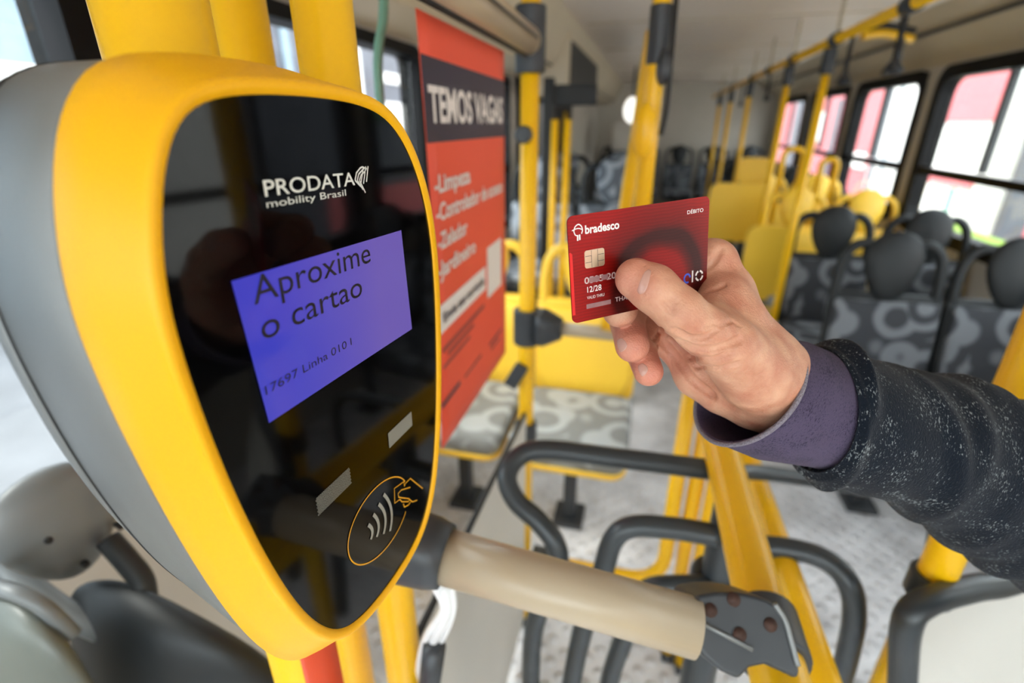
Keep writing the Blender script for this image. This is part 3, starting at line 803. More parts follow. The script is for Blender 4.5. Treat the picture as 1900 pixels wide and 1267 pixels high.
dup(Yl, V(1.0, 3.86, FL), 0, 'yellow aisle seat behind the second row charcoal seat', gY)
dup(Yl, V(1.0, 5.05, FL), 0, 'yellow aisle seat in front of the first yellow grab frame', gY)
dup(Yl, V(1.425, 5.05, FL), 0, 'yellow window seat in front of the first yellow grab frame', gY)
k = 0
names = ['aisle seat', 'window seat']
for y, row in ((5.85, 'the row just behind the yellow seats'), (6.6, 'the second row behind the yellow seats'), (7.25, 'the last row before the rear bench')):
    for j, x in enumerate((1.0, 1.425)):
        dup(A, V(x, y, FL), 0, 'dark grey %s on the right side in %s' % (names[j], row), gB)
for x, y, dz, l in ((-.2, 3.15, .22, 'raised grey patterned aisle seat left of the slanted yellow pole'), (-.63, 3.15, .22, 'raised grey patterned window seat seen past the far pole'), (-.2, 3.95, .22, 'raised grey aisle seat in the second row on the left'), (-.63, 3.95, .22, 'raised grey window seat in the second row on the left'), (-.2, 5.4, 0, 'distant grey aisle seat on the left beyond the raised seats'), (-.2, 6.3, 0, 'most distant grey aisle seat on the left before the rear bench')):
    s = dup(A, V(x, y, FL + dz), 0, l, gB)
    for ch in s.children:
        if dz > .15 and ch.name.startswith(('backrest_pad', 'seat_cushion', 'headrest')):
            ch.data = ch.data.copy(); ch.data.materials[0] = M['fabric_mid']
rear = ['at the left wall', 'second from the left wall', 'in the middle of the aisle', 'second from the right wall', 'at the right wall']
for j, x in enumerate((-.55, -.08, .4, .88, 1.36)):
    dup(A, V(x, 8.25, FL + .12), 0, 'dark seat of the rear bench ' + rear[j], gB)
tag(obj('platform', add_box(bmesh.new(), V(-.42, 3.52, FL + .11), (.88, 1.7, .22)), M['wall'], smooth=False), 'grey raised wheel arch platform under the left rear seats', 'platform')
tag(obj('platform', add_box(bmesh.new(), V(.4, 8.1, FL + .06), (2.4, 1.15, .12)), M['wall'], smooth=False), 'low grey step under the rear bench seats', 'platform')

# yellow fittings among the right seats
def ypanel(label, u0, u1, v0, v1, d):
    a, b = at(u0, v1, d), at(u1, v0, d); h_ = b.z - a.z; w_ = (Vector((b.x, b.y, 0)) - Vector((a.x, a.y, 0))).length
    c = (a + b) / 2; t = thing('partition', label, 'partition', (c.x, c.y, 0))
    bm = bmesh.new(); add_prism(bm, [(c.x + p, c.y, c.z + q) for p, q in rrect(w_, h_, .06)], (0, .025, 0))
    obj('panel', bm, M['seat_yellow'], t, smooth=False)
    obj('support', add_box(bmesh.new(), (c.x, c.y + .04, (c.z - h_ / 2 + .1) / 2), (.05, .03, c.z - h_ / 2 + .1)), M['dark_plastic'], t, smooth=False)
    return t
ypanel('yellow panel by the aisle right of the card, upper and further one', 1320, 1412, 338, 452, 3.9)
ypanel('yellow panel by the aisle right of the hand, lower and nearer one', 1392, 1456, 415, 566, 3.2)
ypanel('small yellow panel high up between two aisle poles', 1372, 1428, 292, 342, 4.0)


def ony(u, v, y):
    r = at(u, v, 1) - Vector((0, 0, EYE)); return r * (y / r.y) + Vector((0, 0, EYE))


def grab_frame(label, u0, u1, vt, vb, d):
    a, b = ony(u0, vb, d), ony(u1, vt, d)
    t = thing('grab_bar', label, 'rail', (a.x, a.y, 0))
    tube('tube', fillet([(a.x, a.y, .0), (a.x, a.y, b.z), (b.x, a.y, b.z), (b.x, a.y, .0)], .07, 6), .02, M['yellow'], t, 14)
grab_frame('yellow inverted U grab frame around a dark seat beyond the aisle poles', 1446, 1494, 276, 330, 4.36)
grab_frame('yellow inverted U grab frame beside the window pillar', 1512, 1556, 296, 360, 4.3)

# aisle poles with overhead rail
XP = .762
t = thing('overhead_rail', 'long yellow overhead rail under the ceiling on the right of the aisle', 'rail', V(XP, 4, .355))
tube('tube', [V(XP, .9, .355), V(XP, 8.4, .355)], .02, M['yellow'], t, 16)
for y in (2.24, 3.0, 3.8, 4.5, 5.2, 6.4, 7.42):
    obj('hanger', add_box(bmesh.new(), V(XP, y - .05, .465), (.014, .02, .19)), M['cove'], t, bevel=.003)
    obj('collar', add_tube(bmesh.new(), [V(XP, y - .09, .355), V(XP, y - .02, .355)], .03, 14), M['dark_plastic'], t)
gp_ = 'yellow aisle poles on the right'
for y, lab in ((3.0, 'nearest yellow pole under the right overhead rail, beside the dark headrests'), (3.8, 'second yellow pole under the right overhead rail'), (5.2, 'third yellow pole under the right overhead rail'), (6.4, 'fourth yellow pole under the right overhead rail'), (7.42, 'furthest yellow pole under the right overhead rail')):
    q = pole(lab, XP, y, FL, .335, .019, group=gp_)
    sleeve(q, XP, y, .215, .325, .029, M['dark_plastic'])
for y, lab in ((2.24, 'black strap hanger with yellow handle nearest on the overhead rail'), (2.75, 'black strap hanger just before the nearest aisle pole'), (4.45, 'black strap hanger between the second and third aisle poles'), (5.7, 'black strap hanger beyond the third aisle pole')):
    q = thing('strap_hanger', lab, 'strap', V(XP, y, .335), 0, 'strap hangers on the overhead rail')
    obj('strap', add_box(bmesh.new(), V(XP + .01, y, .26), (.012, .03, .16)), M['black'], q, bevel=.003)
    tube('handle', fillet([V(XP + .01, y - .07, .165), V(XP + .01, y, .2), V(XP + .01, y + .07, .165), V(XP + .01, y - .07, .165)], .02, 4), .011, M['dark_plastic'], q, 10)
t = thing('bracket', 'black and yellow ceiling bracket beside the overhead rail above the window seats', 'bracket', V(1.0, 2.9, .4))
bb = [at(1600, 66, 2.55), at(1640, 62, 2.55), at(1692, 72, 2.6)]
tube('bar', catmull(bb), .02, M['yellow'], t, 12)
tube('clip', catmull([p + Vector((0, 0, .035)) for p in bb]), .016, M['black'], t, 10)
tube('rod', [at(1678, 15, 2.58), at(1675, 60, 2.58), at(1664, 118, 2.58)], .016, M['dark_plastic'], t, 10)

# left side, further back
for i, (x, lab) in enumerate(((-.475, 'thin yellow pole far back on the left, beside the black door pillar'), (-.415, 'thin yellow pole far back on the left, right one of two close together'))):
    pole(lab, x + .022, 2.58, FL, .02, .017, group='twin yellow poles far back on the left')
qa, qb, qc = ony(1019, 150, 2.62), ony(1019, 335, 2.62), ony(1096, 160, 2.62)
t = thing('door_frame', 'black door frame far back on the left, just right of the far pole', 'door frame', (qa.x, 2.62, 0))
obj('upright', add_box(bmesh.new(), (qa.x, 2.63, .85), (.05, .05, 1.7)), M['black'], t, bevel=.006)
obj('shade_bar', add_box(bmesh.new(), ((qa.x + qc.x) / 2 + .03, 2.635, qa.z - .06), (qc.x - qa.x, .04, .09)), M['black'], t, bevel=.006)  # black bar put in for the darkness under the ceiling box
t = thing('equipment_box', 'beige box with dark side hanging from the ceiling on the far left', 'box', V(-.6, 4.2, .2))
obj('body', add_box(bmesh.new(), V(-.655, 4.2, .33), (.26, 1.6, .34)), M['cove'], t, bevel=.02)
obj('side_panel', add_box(bmesh.new(), V(-.521, 4.2, .315), (.012, 1.5, .28)), M['black'], t, bevel=.005)
t = thing('bright_spot', 'round white disc made to glow as a bright spot far back, left of the slanted pole', 'bright_spot', V(-.28, 6.2, .1))
M['bright_spot'] = mat('glowing_spot', (240, 240, 235), .4, emit=(255, 252, 244), es=1.1)  # emission added to make a bright spot whose source is unknown
obj('disc', add_ellipsoid(bmesh.new(), V(-.25, 6.2, .14), (.09, .05, .13)), M['bright_spot'], t)
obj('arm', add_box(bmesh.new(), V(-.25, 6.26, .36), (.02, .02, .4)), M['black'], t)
tag(obj('rear_cabinet', add_box(bmesh.new(), V(-.28, 7.6, -.15), (.5, .5, .35)), M['panel_beige'], bevel=.03), 'pale cabinet far back on the left below the glowing disc', 'cabinet')
tag(obj('seat_kerb', add_box(bmesh.new(), V(-.56, 1.25, FL + .06), (.55, .05, .12)), M['yellow'], bevel=.008), 'yellow edged floor step below the poster', 'step')

# ------------------------------------------------------------------ plastic seat in the lower left corner
t = thing('passenger_seat', 'grey plastic seat back with screws in the lower left corner behind the card reader', 'seat', at(200, 1240, .62))
hc = at(112, 972, .62)
fwd = (Vector((0, 0, EYE)) - hc); fwd.z = 0; fwd.normalize(); rgt = Vector((0, 0, 1)).cross(fwd).normalized()
fwd = (fwd + rgt * .25).normalized(); rgt = Vector((0, 0, 1)).cross(fwd).normalized()
Rm = Matrix((rgt, fwd, Vector((0, 0, 1)))).transposed()
M['shell_grey'] = mat('grey_seat_plastic', (104, 107, 108), .38, vary=.05, vscale=10)
obj('headrest', add_ellipsoid(bmesh.new(), hc, (.062, .028, .078), Rm, 28, 18, taper=.25), M['shell_grey'], t)
for a, b in ((-.022, .005), (.0, -.052), (.045, -.03)):
    p = hc + rgt * a + Vector((0, 0, b)) + fwd * .027
    obj('screw', add_tube(bmesh.new(), [p - fwd * .01, p + fwd * .002], .004, 10), M['black'], t)
for s, q in ((-1, [(-10, 985), (10, 1040), (60, 1090), (130, 1140), (200, 1175)]), (1, [(200, 1000), (235, 1040), (262, 1075), (270, 1110)])):
    tube('handle', catmull([at(u, v, .64) for u, v in q]), .014, M['shell_grey'] if s < 0 else M['seat_dark'], t, 12)
sh = [[at(u, v, d) for u, v, d in row] for row in (
    [(120, 1085, .665), (175, 1070, .64), (240, 1075, .63), (290, 1090, .63), (330, 1125, .65)],
    [(100, 1150, .66), (200, 1140, .61), (290, 1150, .60), (400, 1160, .61), (470, 1185, .65)],
    [(120, 1230, .66), (230, 1215, .60), (330, 1220, .59), (450, 1225, .60), (540, 1245, .66)],
    [(150, 1340, .70), (260, 1320, .63), (370, 1320, .62), (480, 1320, .63), (600, 1340, .70)],
    [(170, 1500, .78), (280, 1480, .72), (400, 1480, .71), (520, 1480, .72), (660, 1500, .78)])]
bm = bmesh.new(); vs = [[bm.verts.new(p) for p in r_] for r_ in sh]
for a, b in zip(vs, vs[1:]):
    for k in range(4): bm.faces.new((a[k], a[k + 1], b[k + 1], b[k]))
o = obj('backrest_shell', bm, M['seat_dark'], t, solid=.02, sub=2)
sh = [[at(u, v, d) for u, v, d in row] for row in (
    [(-60, 1095, .56), (10, 1100, .53), (80, 1130, .53), (140, 1185, .55)],
    [(-60, 1180, .54), (20, 1170, .51), (110, 1200, .51), (180, 1255, .55)],
    [(-60, 1290, .56), (40, 1280, .53), (140, 1300, .53), (220, 1340, .58)],
    [(-60, 1480, .66), (60, 1470, .62), (170, 1480, .62), (280, 1500, .68)])]
t2 = thing('passenger_seat', 'olive grey seat back cropped by the bottom left corner', 'seat', at(20, 1260, .55))
bm = bmesh.new(); vs = [[bm.verts.new(p) for p in r_] for r_ in sh]
for a, b in zip(vs, vs[1:]):
    for k in range(3): bm.faces.new((a[k], a[k + 1], b[k + 1], b[k]))
M['shell_olive'] = mat('olive_grey_plastic', (96, 100, 94), .38, vary=.05, vscale=10)
obj('backrest_shell', bm, M['shell_olive'], t2, solid=.02, sub=2)
tube('edge_piping', catmull([p + Vector((0, 0, .006)) for p in sh[0]]), .008, M['shell_grey'], t2, 10)

# ------------------------------------------------------------------ the bank card
cA, cB, cD = at(1052, 402, .2434), at(1317, 363, .2713), at(1063, 601, .2618)
CX_ = (cB - cA).normalized(); CY_ = (cA - cD); CY_ = (CY_ - CX_ * CY_.dot(CX_)).normalized(); CN = CX_.cross(CY_)
if CN.dot(CF) > 0: CN = -CN
CW, CH = .0856, .054
CO = cA - CY_ * CH                                   # bottom-left corner
CFm = (CO, CX_, CY_, CN)


def card_material():
    m = mat('glossy_red_card', (160, 14, 16), .34, spec=.25); n = m.node_tree.nodes; L = m.node_tree.links; b = n['Principled BSDF']
    tc = n.new('ShaderNodeTexCoord'); mp = n.new('ShaderNodeMapping'); mp.vector_type = 'POINT'
    at_ = n.new('ShaderNodeAttribute'); at_.attribute_name = 'cuv'; L.new(at_.outputs['Vector'], mp.inputs[0])
    mp.inputs['Location'].default_value = (-.0535, -.0125, 0)
    ln = n.new('ShaderNodeVectorMath'); ln.operation = 'LENGTH'; L.new(mp.outputs[0], ln.inputs[0])
    no = n.new('ShaderNodeTexNoise'); no.inputs['Scale'].default_value = 40; L.new(at_.outputs['Vector'], no.inputs['Vector'])
    ad = n.new('ShaderNodeMath'); ad.operation = 'MULTIPLY_ADD'; ad.inputs[1].default_value = .006; L.new(no.outputs[0], ad.inputs[0]); L.new(ln.outputs['Value'], ad.inputs[2])
    r = n.new('ShaderNodeValToRGB'); e = r.color_ramp.elements; r.color_ramp.interpolation = 'EASE'
    red, dk, md = s2l((160, 9, 5)) + (1,), s2l((60, 4, 3)) + (1,), s2l((126, 7, 4)) + (1,)
    e[0].position = 0; e[0].color = red; e[1].position = .018; e[1].color = red
    for p_, c_ in ((.026, dk), (.031, dk), (.037, md), (.055, red)):
        q = e.new(p_); q.color = c_
    wv = n.new('ShaderNodeTexWave'); wv.inputs['Scale'].default_value = 190; wv.bands_direction = 'Y'; wv.inputs['Distortion'].default_value = 6; wv.inputs['Detail Scale'].default_value = .3
    L.new(at_.outputs['Vector'], wv.inputs['Vector'])
    mx = n.new('ShaderNodeMix'); mx.data_type = 'RGBA'; mx.blend_type = 'MULTIPLY'; mx.inputs['Factor'].default_value = .22
    L.new(ad.outputs[0], r.inputs[0]); L.new(r.outputs[0], mx.inputs['A']); L.new(wv.outputs['Color'], mx.inputs['B'])
    L.new(mx.outputs['Result'], b.inputs['Base Color'])
    return m


M['card'] = card_material()
M['card_edge'] = mat('bright_red_edge', (226, 22, 18), .35)
M['card_white'] = mat('white_card_print', (240, 232, 226), .4)
M['emboss'] = mat('silver_emboss', (206, 186, 180), .35, metal=.3)
M['chip'] = mat('gold_chip', (205, 190, 160), .28, metal=.75)
card = thing('bank_card', 'red bank card with a gold chip held up by the hand', 'card', CO)
bm = bmesh.new()
add_loft(bm, [[CO + CX_ * a + CY_ * b + CN * q for a, b in rrect(CW, CH, .0032, 6, CW / 2, CH / 2)] for q in (-.00076, 0)])
o = obj('body', bm, M['card'], card, smooth=False)
a_ = o.data.attributes.new('cuv', 'FLOAT_VECTOR', 'POINT')
a_.data.foreach_set('vector', np.array([[(v.co - CO).dot(CX_), (v.co - CO).dot(CY_), 0] for v in o.data.vertices]).ravel())
TC = lambda s, x, y, wd, ht, m, **k: text_mesh('lettering', s, CFm, x / 1000, y / 1000, wd / 1000, ht / 1000, m, card, lift=.00008, **k)
TC('bradesco', 9.4, 44.6, 19.6, 4.2, M['card_white'], bold=.03)
TC('DÉBITO', 71.0, 46.2, 10.6, 1.9, M['card_white'], bold=.01)
TC('12/28', 9.2, 14.9, 8.3, 3.0, M['card_white'], bold=.01)
TC('VALID THRU', 8.9, 11.4, 10.2, 1.5, M['card_white'])
TC('0505 2093', 7.8, 19.6, 24, 3.4, M['emboss'], bold=.02)
TC('THA', 25.5, 6.9, 7.5, 2.4, M['emboss'], bold=.01)
bm = bmesh.new()
for a, b, c, d in ((10.5, 16.5, 19.7, 22.6), (17.6, 21.6, 19.9, 22.6), (8.3, 22.8, 6.4, 8.8)):
    flat_poly(bm, CFm, [(a / 1000, c / 1000), (b / 1000, c / 1000), (b / 1000, d / 1000), (a / 1000, d / 1000)], .00016)
M['smear'] = mat('smeared_print', (150, 108, 108), .5, vary=.12, vscale=300)
obj('worn_number', bm, M['smear'], card, smooth=False)
bm = bmesh.new(); m3 = lambda l: [(a / 1000, b / 1000) for a, b in l]
stroke(bm, CFm, m3(smooth2([(3.2, 46.6), (4.0, 48.6), (5.8, 49.6), (7.4, 48.6), (8.0, 46.6), (7.4, 44.9)])), .0006, .00008)
stroke(bm, CFm, m3(smooth2([(2.2, 47.0), (4.2, 47.6), (6.2, 47.6), (8.0, 46.8)])), .0005, .00008)
stroke(bm, CFm, m3(smooth2([(3.2, 46.6), (3.9, 44.8), (5.2, 44.2)])), .0005, .00008)
stroke(bm, CFm, m3([(5.2, 44.6), (5.1, 41.8)]), .0008, .00008); stroke(bm, CFm, m3([(6.3, 44.7), (6.3, 42.0)]), .0008, .00008)
obj('tree_emblem', bm, M['card_white'], card, smooth=False)
bm = bmesh.new(); add_prism(bm, [CO + CX_ * (a / 1000) + CY_ * (b / 1000) + CN * .0001 for a, b in ((.05, 4.5), (1.7, 4.5), (1.7, 35.5), (.9, 36.5), (.05, 36.5))], CN * .00005)
obj('edge_stripe', bm, M['card_edge'], card, smooth=False)
bm = bmesh.new(); add_prism(bm, [CO + CX_ * (a / 1000) + CY_ * (b / 1000) for a, b in rrect(11.4, 9.0, 1.3, 5, 14.2, 31.8)], CN * .0001)
chip = obj('chip', bm, M['chip'], card, smooth=False); chip['label'] = 'pale gold contact chip'
bm = bmesh.new()
for l in ([(8.8, 33.4), (12.4, 33.4), (12.4, 36)], [(8.8, 30.2), (12.4, 30.2), (12.4, 27.6)], [(19.6, 33.4), (16, 33.4), (16, 36)], [(19.6, 30.2), (16, 30.2), (16, 27.6)], [(12.4, 33.4), (12.4, 30.2)], [(16, 33.4), (16, 30.2)]):
    stroke(bm, CFm, m3(l), .00025, .00016)
obj('contact_line', bm, M['dark_plastic'], chip, smooth=False)
bm = bmesh.new()
for k in range(4):
    a0 = k * PI / 2 + .3
    stroke(bm, CFm, [((80.2 + 2.3 * math.cos(a0 + q)) / 1000, (11.6 + 2.6 * math.sin(a0 + q)) / 1000) for q in np.linspace(0, 1.15, 6)], .001, .00008)
stroke(bm, CFm, m3([(75.6, 8.6), (75.6, 15.2)]), .0009, .00008)
obj('payment_logo', bm, M['card_white'], card, smooth=False)
bm = bmesh.new(); M['logo_blue'] = mat('blue_print', (60, 90, 210), .4)
stroke(bm, CFm, [((72 + 2.0 * math.cos(q)) / 1000, (11.4 + 2.4 * math.sin(q)) / 1000) for q in np.linspace(.1, 5.2, 14)], .001, .00008)
obj('payment_logo', bm, M['logo_blue'], card, smooth=False)

# ------------------------------------------------------------------ the hand: signed distance field turned into one skin surface
def cone(P, a, b, ra, rb):
    a = np.array(a, dtype=np.float32); b = np.array(b, dtype=np.float32); ab = b - a
    t_ = np.clip((P - a) @ ab / max(1e-12, float(ab @ ab)), 0, 1)
    return np.linalg.norm(P - (a + t_[:, None] * ab), axis=1) - (ra + t_ * (rb - ra))


def smin(a, b, k):
    h = np.clip(.5 + .5 * (b - a) / k, 0, 1); return b * (1 - h) + a * h - k * h * (1 - h)


def smax(a, b, k): return -smin(-a, -b, k)


def chain(P, pts, k):
    d = None
    for (p, ra), (q, rb) in zip(pts, pts[1:]):
        c = cone(P, p, q, ra, rb); d = c if d is None else smin(d, c, k)
    return d


J = lambda l: [(tuple(at(u, v, d)), r) for u, v, d, r in l]
THUMB = J([(1180, 517, .2525, .0102), (1212, 535, .2495, .0116), (1262, 578, .2485, .0116), (1300, 610, .253, .0122), (1345, 640, .264, .0160), (1398, 690, .284, .0205), (1430, 715, .300, .0225)])
INDEX_MC = J([(1322, 489, .3005, .0140), (1342, 545, .302, .0146), (1385, 648, .306, .0185), (1425, 705, .310, .022)])
MID_MC = J([(1308, 530, .325, .0135), (1340, 590, .325, .015), (1432, 705, .325, .0215)])
RING_MC = J([(1288, 580, .333, .0128), (1330, 650, .330, .0150), (1430, 715, .331, .021)])
HYPO = J([(1265, 650, .330, .0125), (1300, 690, .324, .0165), (1345, 712, .318, .0185), (1400, 728, .316, .0205), (1440, 735, .318, .022)])
WEB = J([(1318, 592, .272, .0105), (1345, 560, .288, .0120), (1352, 545, .299, .0125)])
DORSAL = J([(1338, 560, .288, .0125), (1362, 600, .289, .0165), (1405, 670, .299, .021)])
FORE = J([(1425, 712, .312, .0245), (1480, 742, .320, .0245), (1600, 790, .335, .026)])
FORE2 = J([(1420, 690, .305, .0195), (1480, 730, .318, .020)])
INDEX = J([(1322, 489, .3005, .0138), (1230, 478, .312, .0118), (1195, 488, .300, .0108), (1165, 510, .2835, .0100)])
MIDDLE = J([(1308, 530, .325, .0132), (1195, 520, .326, .0115), (1155, 550, .306, .0106), (1150, 575, .2905, .0100)])
RING = J([(1288, 580, .333, .0125), (1178, 552, .332, .0108), (1164, 600, .309, .0101), (1173, 641, .2905, .0096)])
PINKY = J([(1265, 650, .330, .0118), (1200, 610, .328, .0098), (1190, 655, .306, .0090), (1203, 689, .292, .0084)])


def hand_sdf(P, full=True):
    d = chain(P, INDEX_MC, .004)
    for c_ in (MID_MC, RING_MC): d = smin(d, chain(P, c_, .004), .010)
    d = smin(d, chain(P, HYPO, .004), .007)
    d = smin(d, smin(chain(P, FORE, .006), chain(P, FORE2, .006), .01), .014)
    d = smin(d, chain(P, THUMB, .0025), .007)
    d = smin(d, chain(P, WEB, .003), .010)
    d = smin(d, chain(P, DORSAL, .003), .010)
    f = chain(P, INDEX, .002)
    for c_ in (MIDDLE, RING, PINKY): f = smin(f, chain(P, c_, .002), .0007)
    d = smin(d, f, .0035)
    if full:
        for pts, rr, kk in CREASES:
            for p, q in zip(pts, pts[1:]): d = smax(d, -cone(P, p, q, rr, rr), kk)
    return d


def on_skin(u, v, lo=.22, hi=.36):
    """walk along a line until the skin is met"""
    n = 700; ds = np.linspace(lo, hi, n); a = np.array(at(u, v, 1)) - np.array((0, 0, EYE))
    P = (a[None, :] * ds[:, None] + np.array((0, 0, EYE))).astype(np.float32); f = hand_sdf(P, False)
    i = np.argmax(f < 0) if (f < 0).any() else int(np.argmin(f))
    return Vector(P[i]), float(ds[i])


CREASES = []
for l, rr, kk in (([(1229, 560), (1238, 572), (1246, 583)], .0005, .0014), ([(1236, 552), (1247, 562), (1252, 575)], .0004, .0012), ([(1243, 548), (1256, 560)], .0004, .0012),
                  ([(1253, 612), (1281, 628), (1308, 627), (1330, 612)], .0008, .0018), ([(1258, 633), (1288, 648), (1322, 650), (1352, 641), (1372, 630)], .0011, .0022), ([(1281, 663), (1322, 667), (1360, 655)], .0007, .0020), ([(1292, 680), (1335, 684), (1375, 672)], .0005, .0018),
                  ([(1312, 606), (1326, 600), (1340, 604)], .0005, .0014), ([(1228, 632), (1253, 663), (1284, 705), (1322, 735)], .0013, .0028), ([(1212, 630), (1228, 610)], .0008, .0012), ([(1220, 642), (1238, 620)], .0007, .0012), ([(1240, 655), (1246, 690)], .0005, .0014),
                  ([(1312, 496), (1326, 482), (1336, 462)], .0010, .0022), ([(1310, 541), (1326, 536), (1345, 528)], .0007, .0018), ([(1345, 600), (1360, 596), (1372, 604)], .0004, .0014), ([(1390, 690), (1402, 700), (1420, 690)], .0004, .0016)):
    dense = []
    for (u0, v0), (u1, v1) in zip(l, l[1:]):
        m_ = max(2, int(math.hypot(u1 - u0, v1 - v0) / 6)); dense += [(u0 + (u1 - u0) * k / m_, v0 + (v1 - v0) * k / m_) for k in range(m_)]
    CREASES.append(([tuple(on_skin(u, v)[0]) for u, v in dense + [l[-1]]], rr * 1.45, kk))


def surface_nets(sdf, lo, hi, h):
    n = [int(math.ceil((b - a) / h)) + 1 for a, b in zip(lo, hi)]
    ax = [np.float32(lo[i]) + h * np.arange(n[i], dtype=np.float32) for i in range(3)]
    F = np.empty(n, dtype=np.float32); yz = np.stack(np.meshgrid(ax[1], ax[2], indexing='ij'), -1).reshape(-1, 2)
    # a coarse pass decides where the fine field is needed
    q = 5; cs = [a_[::q] for a_ in ax]
    Fc = sdf(np.stack(np.meshgrid(*cs, indexing='ij'), -1).reshape(-1, 3).astype(np.float32)).reshape([len(c_) for c_ in cs])
    ci = [np.minimum((np.arange(n[i]) + q // 2) // q, len(cs[i]) - 1) for i in range(3)]
    F = Fc[np.ix_(*ci)].astype(np.float32)
    near = np.abs(F) < q * h * 1.3; I = np.argwhere(near); vals_ = np.empty(len(I), dtype=np.float32)
    for i0 in range(0, len(I), 400000):
        J_i = I[i0:i0 + 400000]; vals_[i0:i0 + 400000] = sdf(np.stack([ax[k][J_i[:, k]] for k in range(3)], 1))
    F[near] = vals_
    S = F < 0; c = [F[i:n[0] - 1 + i, j:n[1] - 1 + j, k:n[2] - 1 + k] for i in (0, 1) for j in (0, 1) for k in (0, 1)]
    off = [(i, j, k) for i in (0, 1) for j in (0, 1) for k in (0, 1)]
    ins = sum((q < 0).astype(np.int8) for q in c); act = (ins > 0) & (ins < 8)
    idx = np.full(act.shape, -1, dtype=np.int64); cells = np.argwhere(act); idx[act] = np.arange(len(cells))
    vals = np.stack([q[act] for q in c], 1); acc = np.zeros((len(cells), 3)); cnt = np.zeros(len(cells))
    for a in range(8):
        for b in range(a + 1, 8):
            if sum(x != y for x, y in zip(off[a], off[b])) != 1: continue
            va, vb = vals[:, a], vals[:, b]; m_ = (va < 0) != (vb < 0); t_ = np.where(m_, va / np.where(m_, va - vb, 1), 0)
            p = np.array(off[a])[None] + t_[:, None] * (np.array(off[b]) - np.array(off[a]))[None]
            acc += p * m_[:, None]; cnt += m_
    verts = (cells + acc / cnt[:, None]) * h + np.array(lo)
    quads = []
    for d in range(3):
        sl0 = [slice(None)] * 3; sl1 = [slice(None)] * 3; sl0[d] = slice(0, -1); sl1[d] = slice(1, None)
        A_, B_ = S[tuple(sl0)], S[tuple(sl1)]; e = np.argwhere(A_ != B_); u_, v_ = (d + 1) % 3, (d + 2) % 3
        ok = (e[:, u_] > 0) & (e[:, v_] > 0) & (e[:, u_] < n[u_] - 1) & (e[:, v_] < n[v_] - 1); e = e[ok]
        flip = A_[tuple(e.T)]
        def g(du, dv):
            q = e.copy(); q[:, u_] -= du; q[:, v_] -= dv; return idx[tuple(q.T)]
        Q = np.stack([g(1, 1), g(0, 1), g(0, 0), g(1, 0)], 1); Q[~flip] = Q[~flip][:, ::-1]; quads.append(Q)
    return verts, np.concatenate(quads)


allp = np.array([np.array(p) for c_ in (THUMB, INDEX_MC, MID_MC, RING_MC, HYPO, INDEX, MIDDLE, RING, PINKY, FORE) for p, r in c_])
vts, qds = surface_nets(hand_sdf, allp.min(0) - .042, allp.max(0) + .042, .00085)
me = bpy.data.meshes.new('person'); me.from_pydata([tuple(v) for v in vts], [], [tuple(int(i) for i in q) for q in qds]); me.update()


def skin_material():
    m = mat('skin', (206, 152, 122), .48, spec=.4, sss=.12); n = m.node_tree.nodes; L = m.node_tree.links; b = n['Principled BSDF']
    tc = n.new('ShaderNodeTexCoord')
    no = n.new('ShaderNodeTexNoise'); no.inputs['Scale'].default_value = 70; no.inputs['Detail'].default_value = 5; L.new(tc.outputs['Object'], no.inputs['Vector'])
    r = n.new('ShaderNodeValToRGB'); e = r.color_ramp.elements; e[0].position = .3; e[1].position = .7
    e[0].color = s2l((190, 124, 98)) + (1,); e[1].color = s2l((218, 166, 136)) + (1,); L.new(no.outputs[0], r.inputs[0])
    a = n.new('ShaderNodeAttribute'); a.attribute_name = 'pink'
    mx = n.new('ShaderNodeMix'); mx.data_type = 'RGBA'; L.new(a.outputs['Fac'], mx.inputs['Factor']); L.new(r.outputs[0], mx.inputs['A']); mx.inputs['B'].default_value = s2l((214, 120, 104)) + (1,)
    L.new(mx.outputs['Result'], b.inputs['Base Color'])
    n1 = n.new('ShaderNodeTexVoronoi'); n1.inputs['Scale'].default_value = 900; L.new(tc.outputs['Object'], n1.inputs['Vector'])
    n2 = n.new('ShaderNodeTexNoise'); n2.inputs['Scale'].default_value = 260; n2.inputs['Detail'].default_value = 5; L.new(tc.outputs['Object'], n2.inputs['Vector'])
    ad = n.new('ShaderNodeMath'); ad.operation = 'MULTIPLY_ADD'; ad.inputs[1].default_value = 1.6; L.new(n2.outputs[0], ad.inputs[0]); L.new(n1.outputs['Distance'], ad.inputs[2])
    bp = n.new('ShaderNodeBump'); bp.inputs['Strength'].default_value = .35; bp.inputs['Distance'].default_value = .0006
    L.new(ad.outputs[0], bp.inputs['Height']); L.new(bp.outputs[0], b.inputs['Normal'])
    return m


M['skin'] = skin_material()
person = bpy.data.objects.new('person', me); C.objects.link(person); me.materials.append(M['skin']); me.shade_smooth()
tag(person, 'outstretched arm in dark heathered sleeve, hand gripping a red bank card', 'person')
pk = np.zeros(len(vts))
for p, rad, s in ((THUMB[0][0], .017, .55), (RING[-1][0], .018, .75), (PINKY[-1][0], .018, .8), (HYPO[0][0], .03, .45), (INDEX_MC[0][0], .02, .25)):
    dd = np.linalg.norm(vts - np.array(p), axis=1); pk = np.maximum(pk, s * np.clip(1 - dd / rad, 0, 1) ** .7)
me.attributes.new('pink', 'FLOAT', 'POINT').data.foreach_set('value', pk)


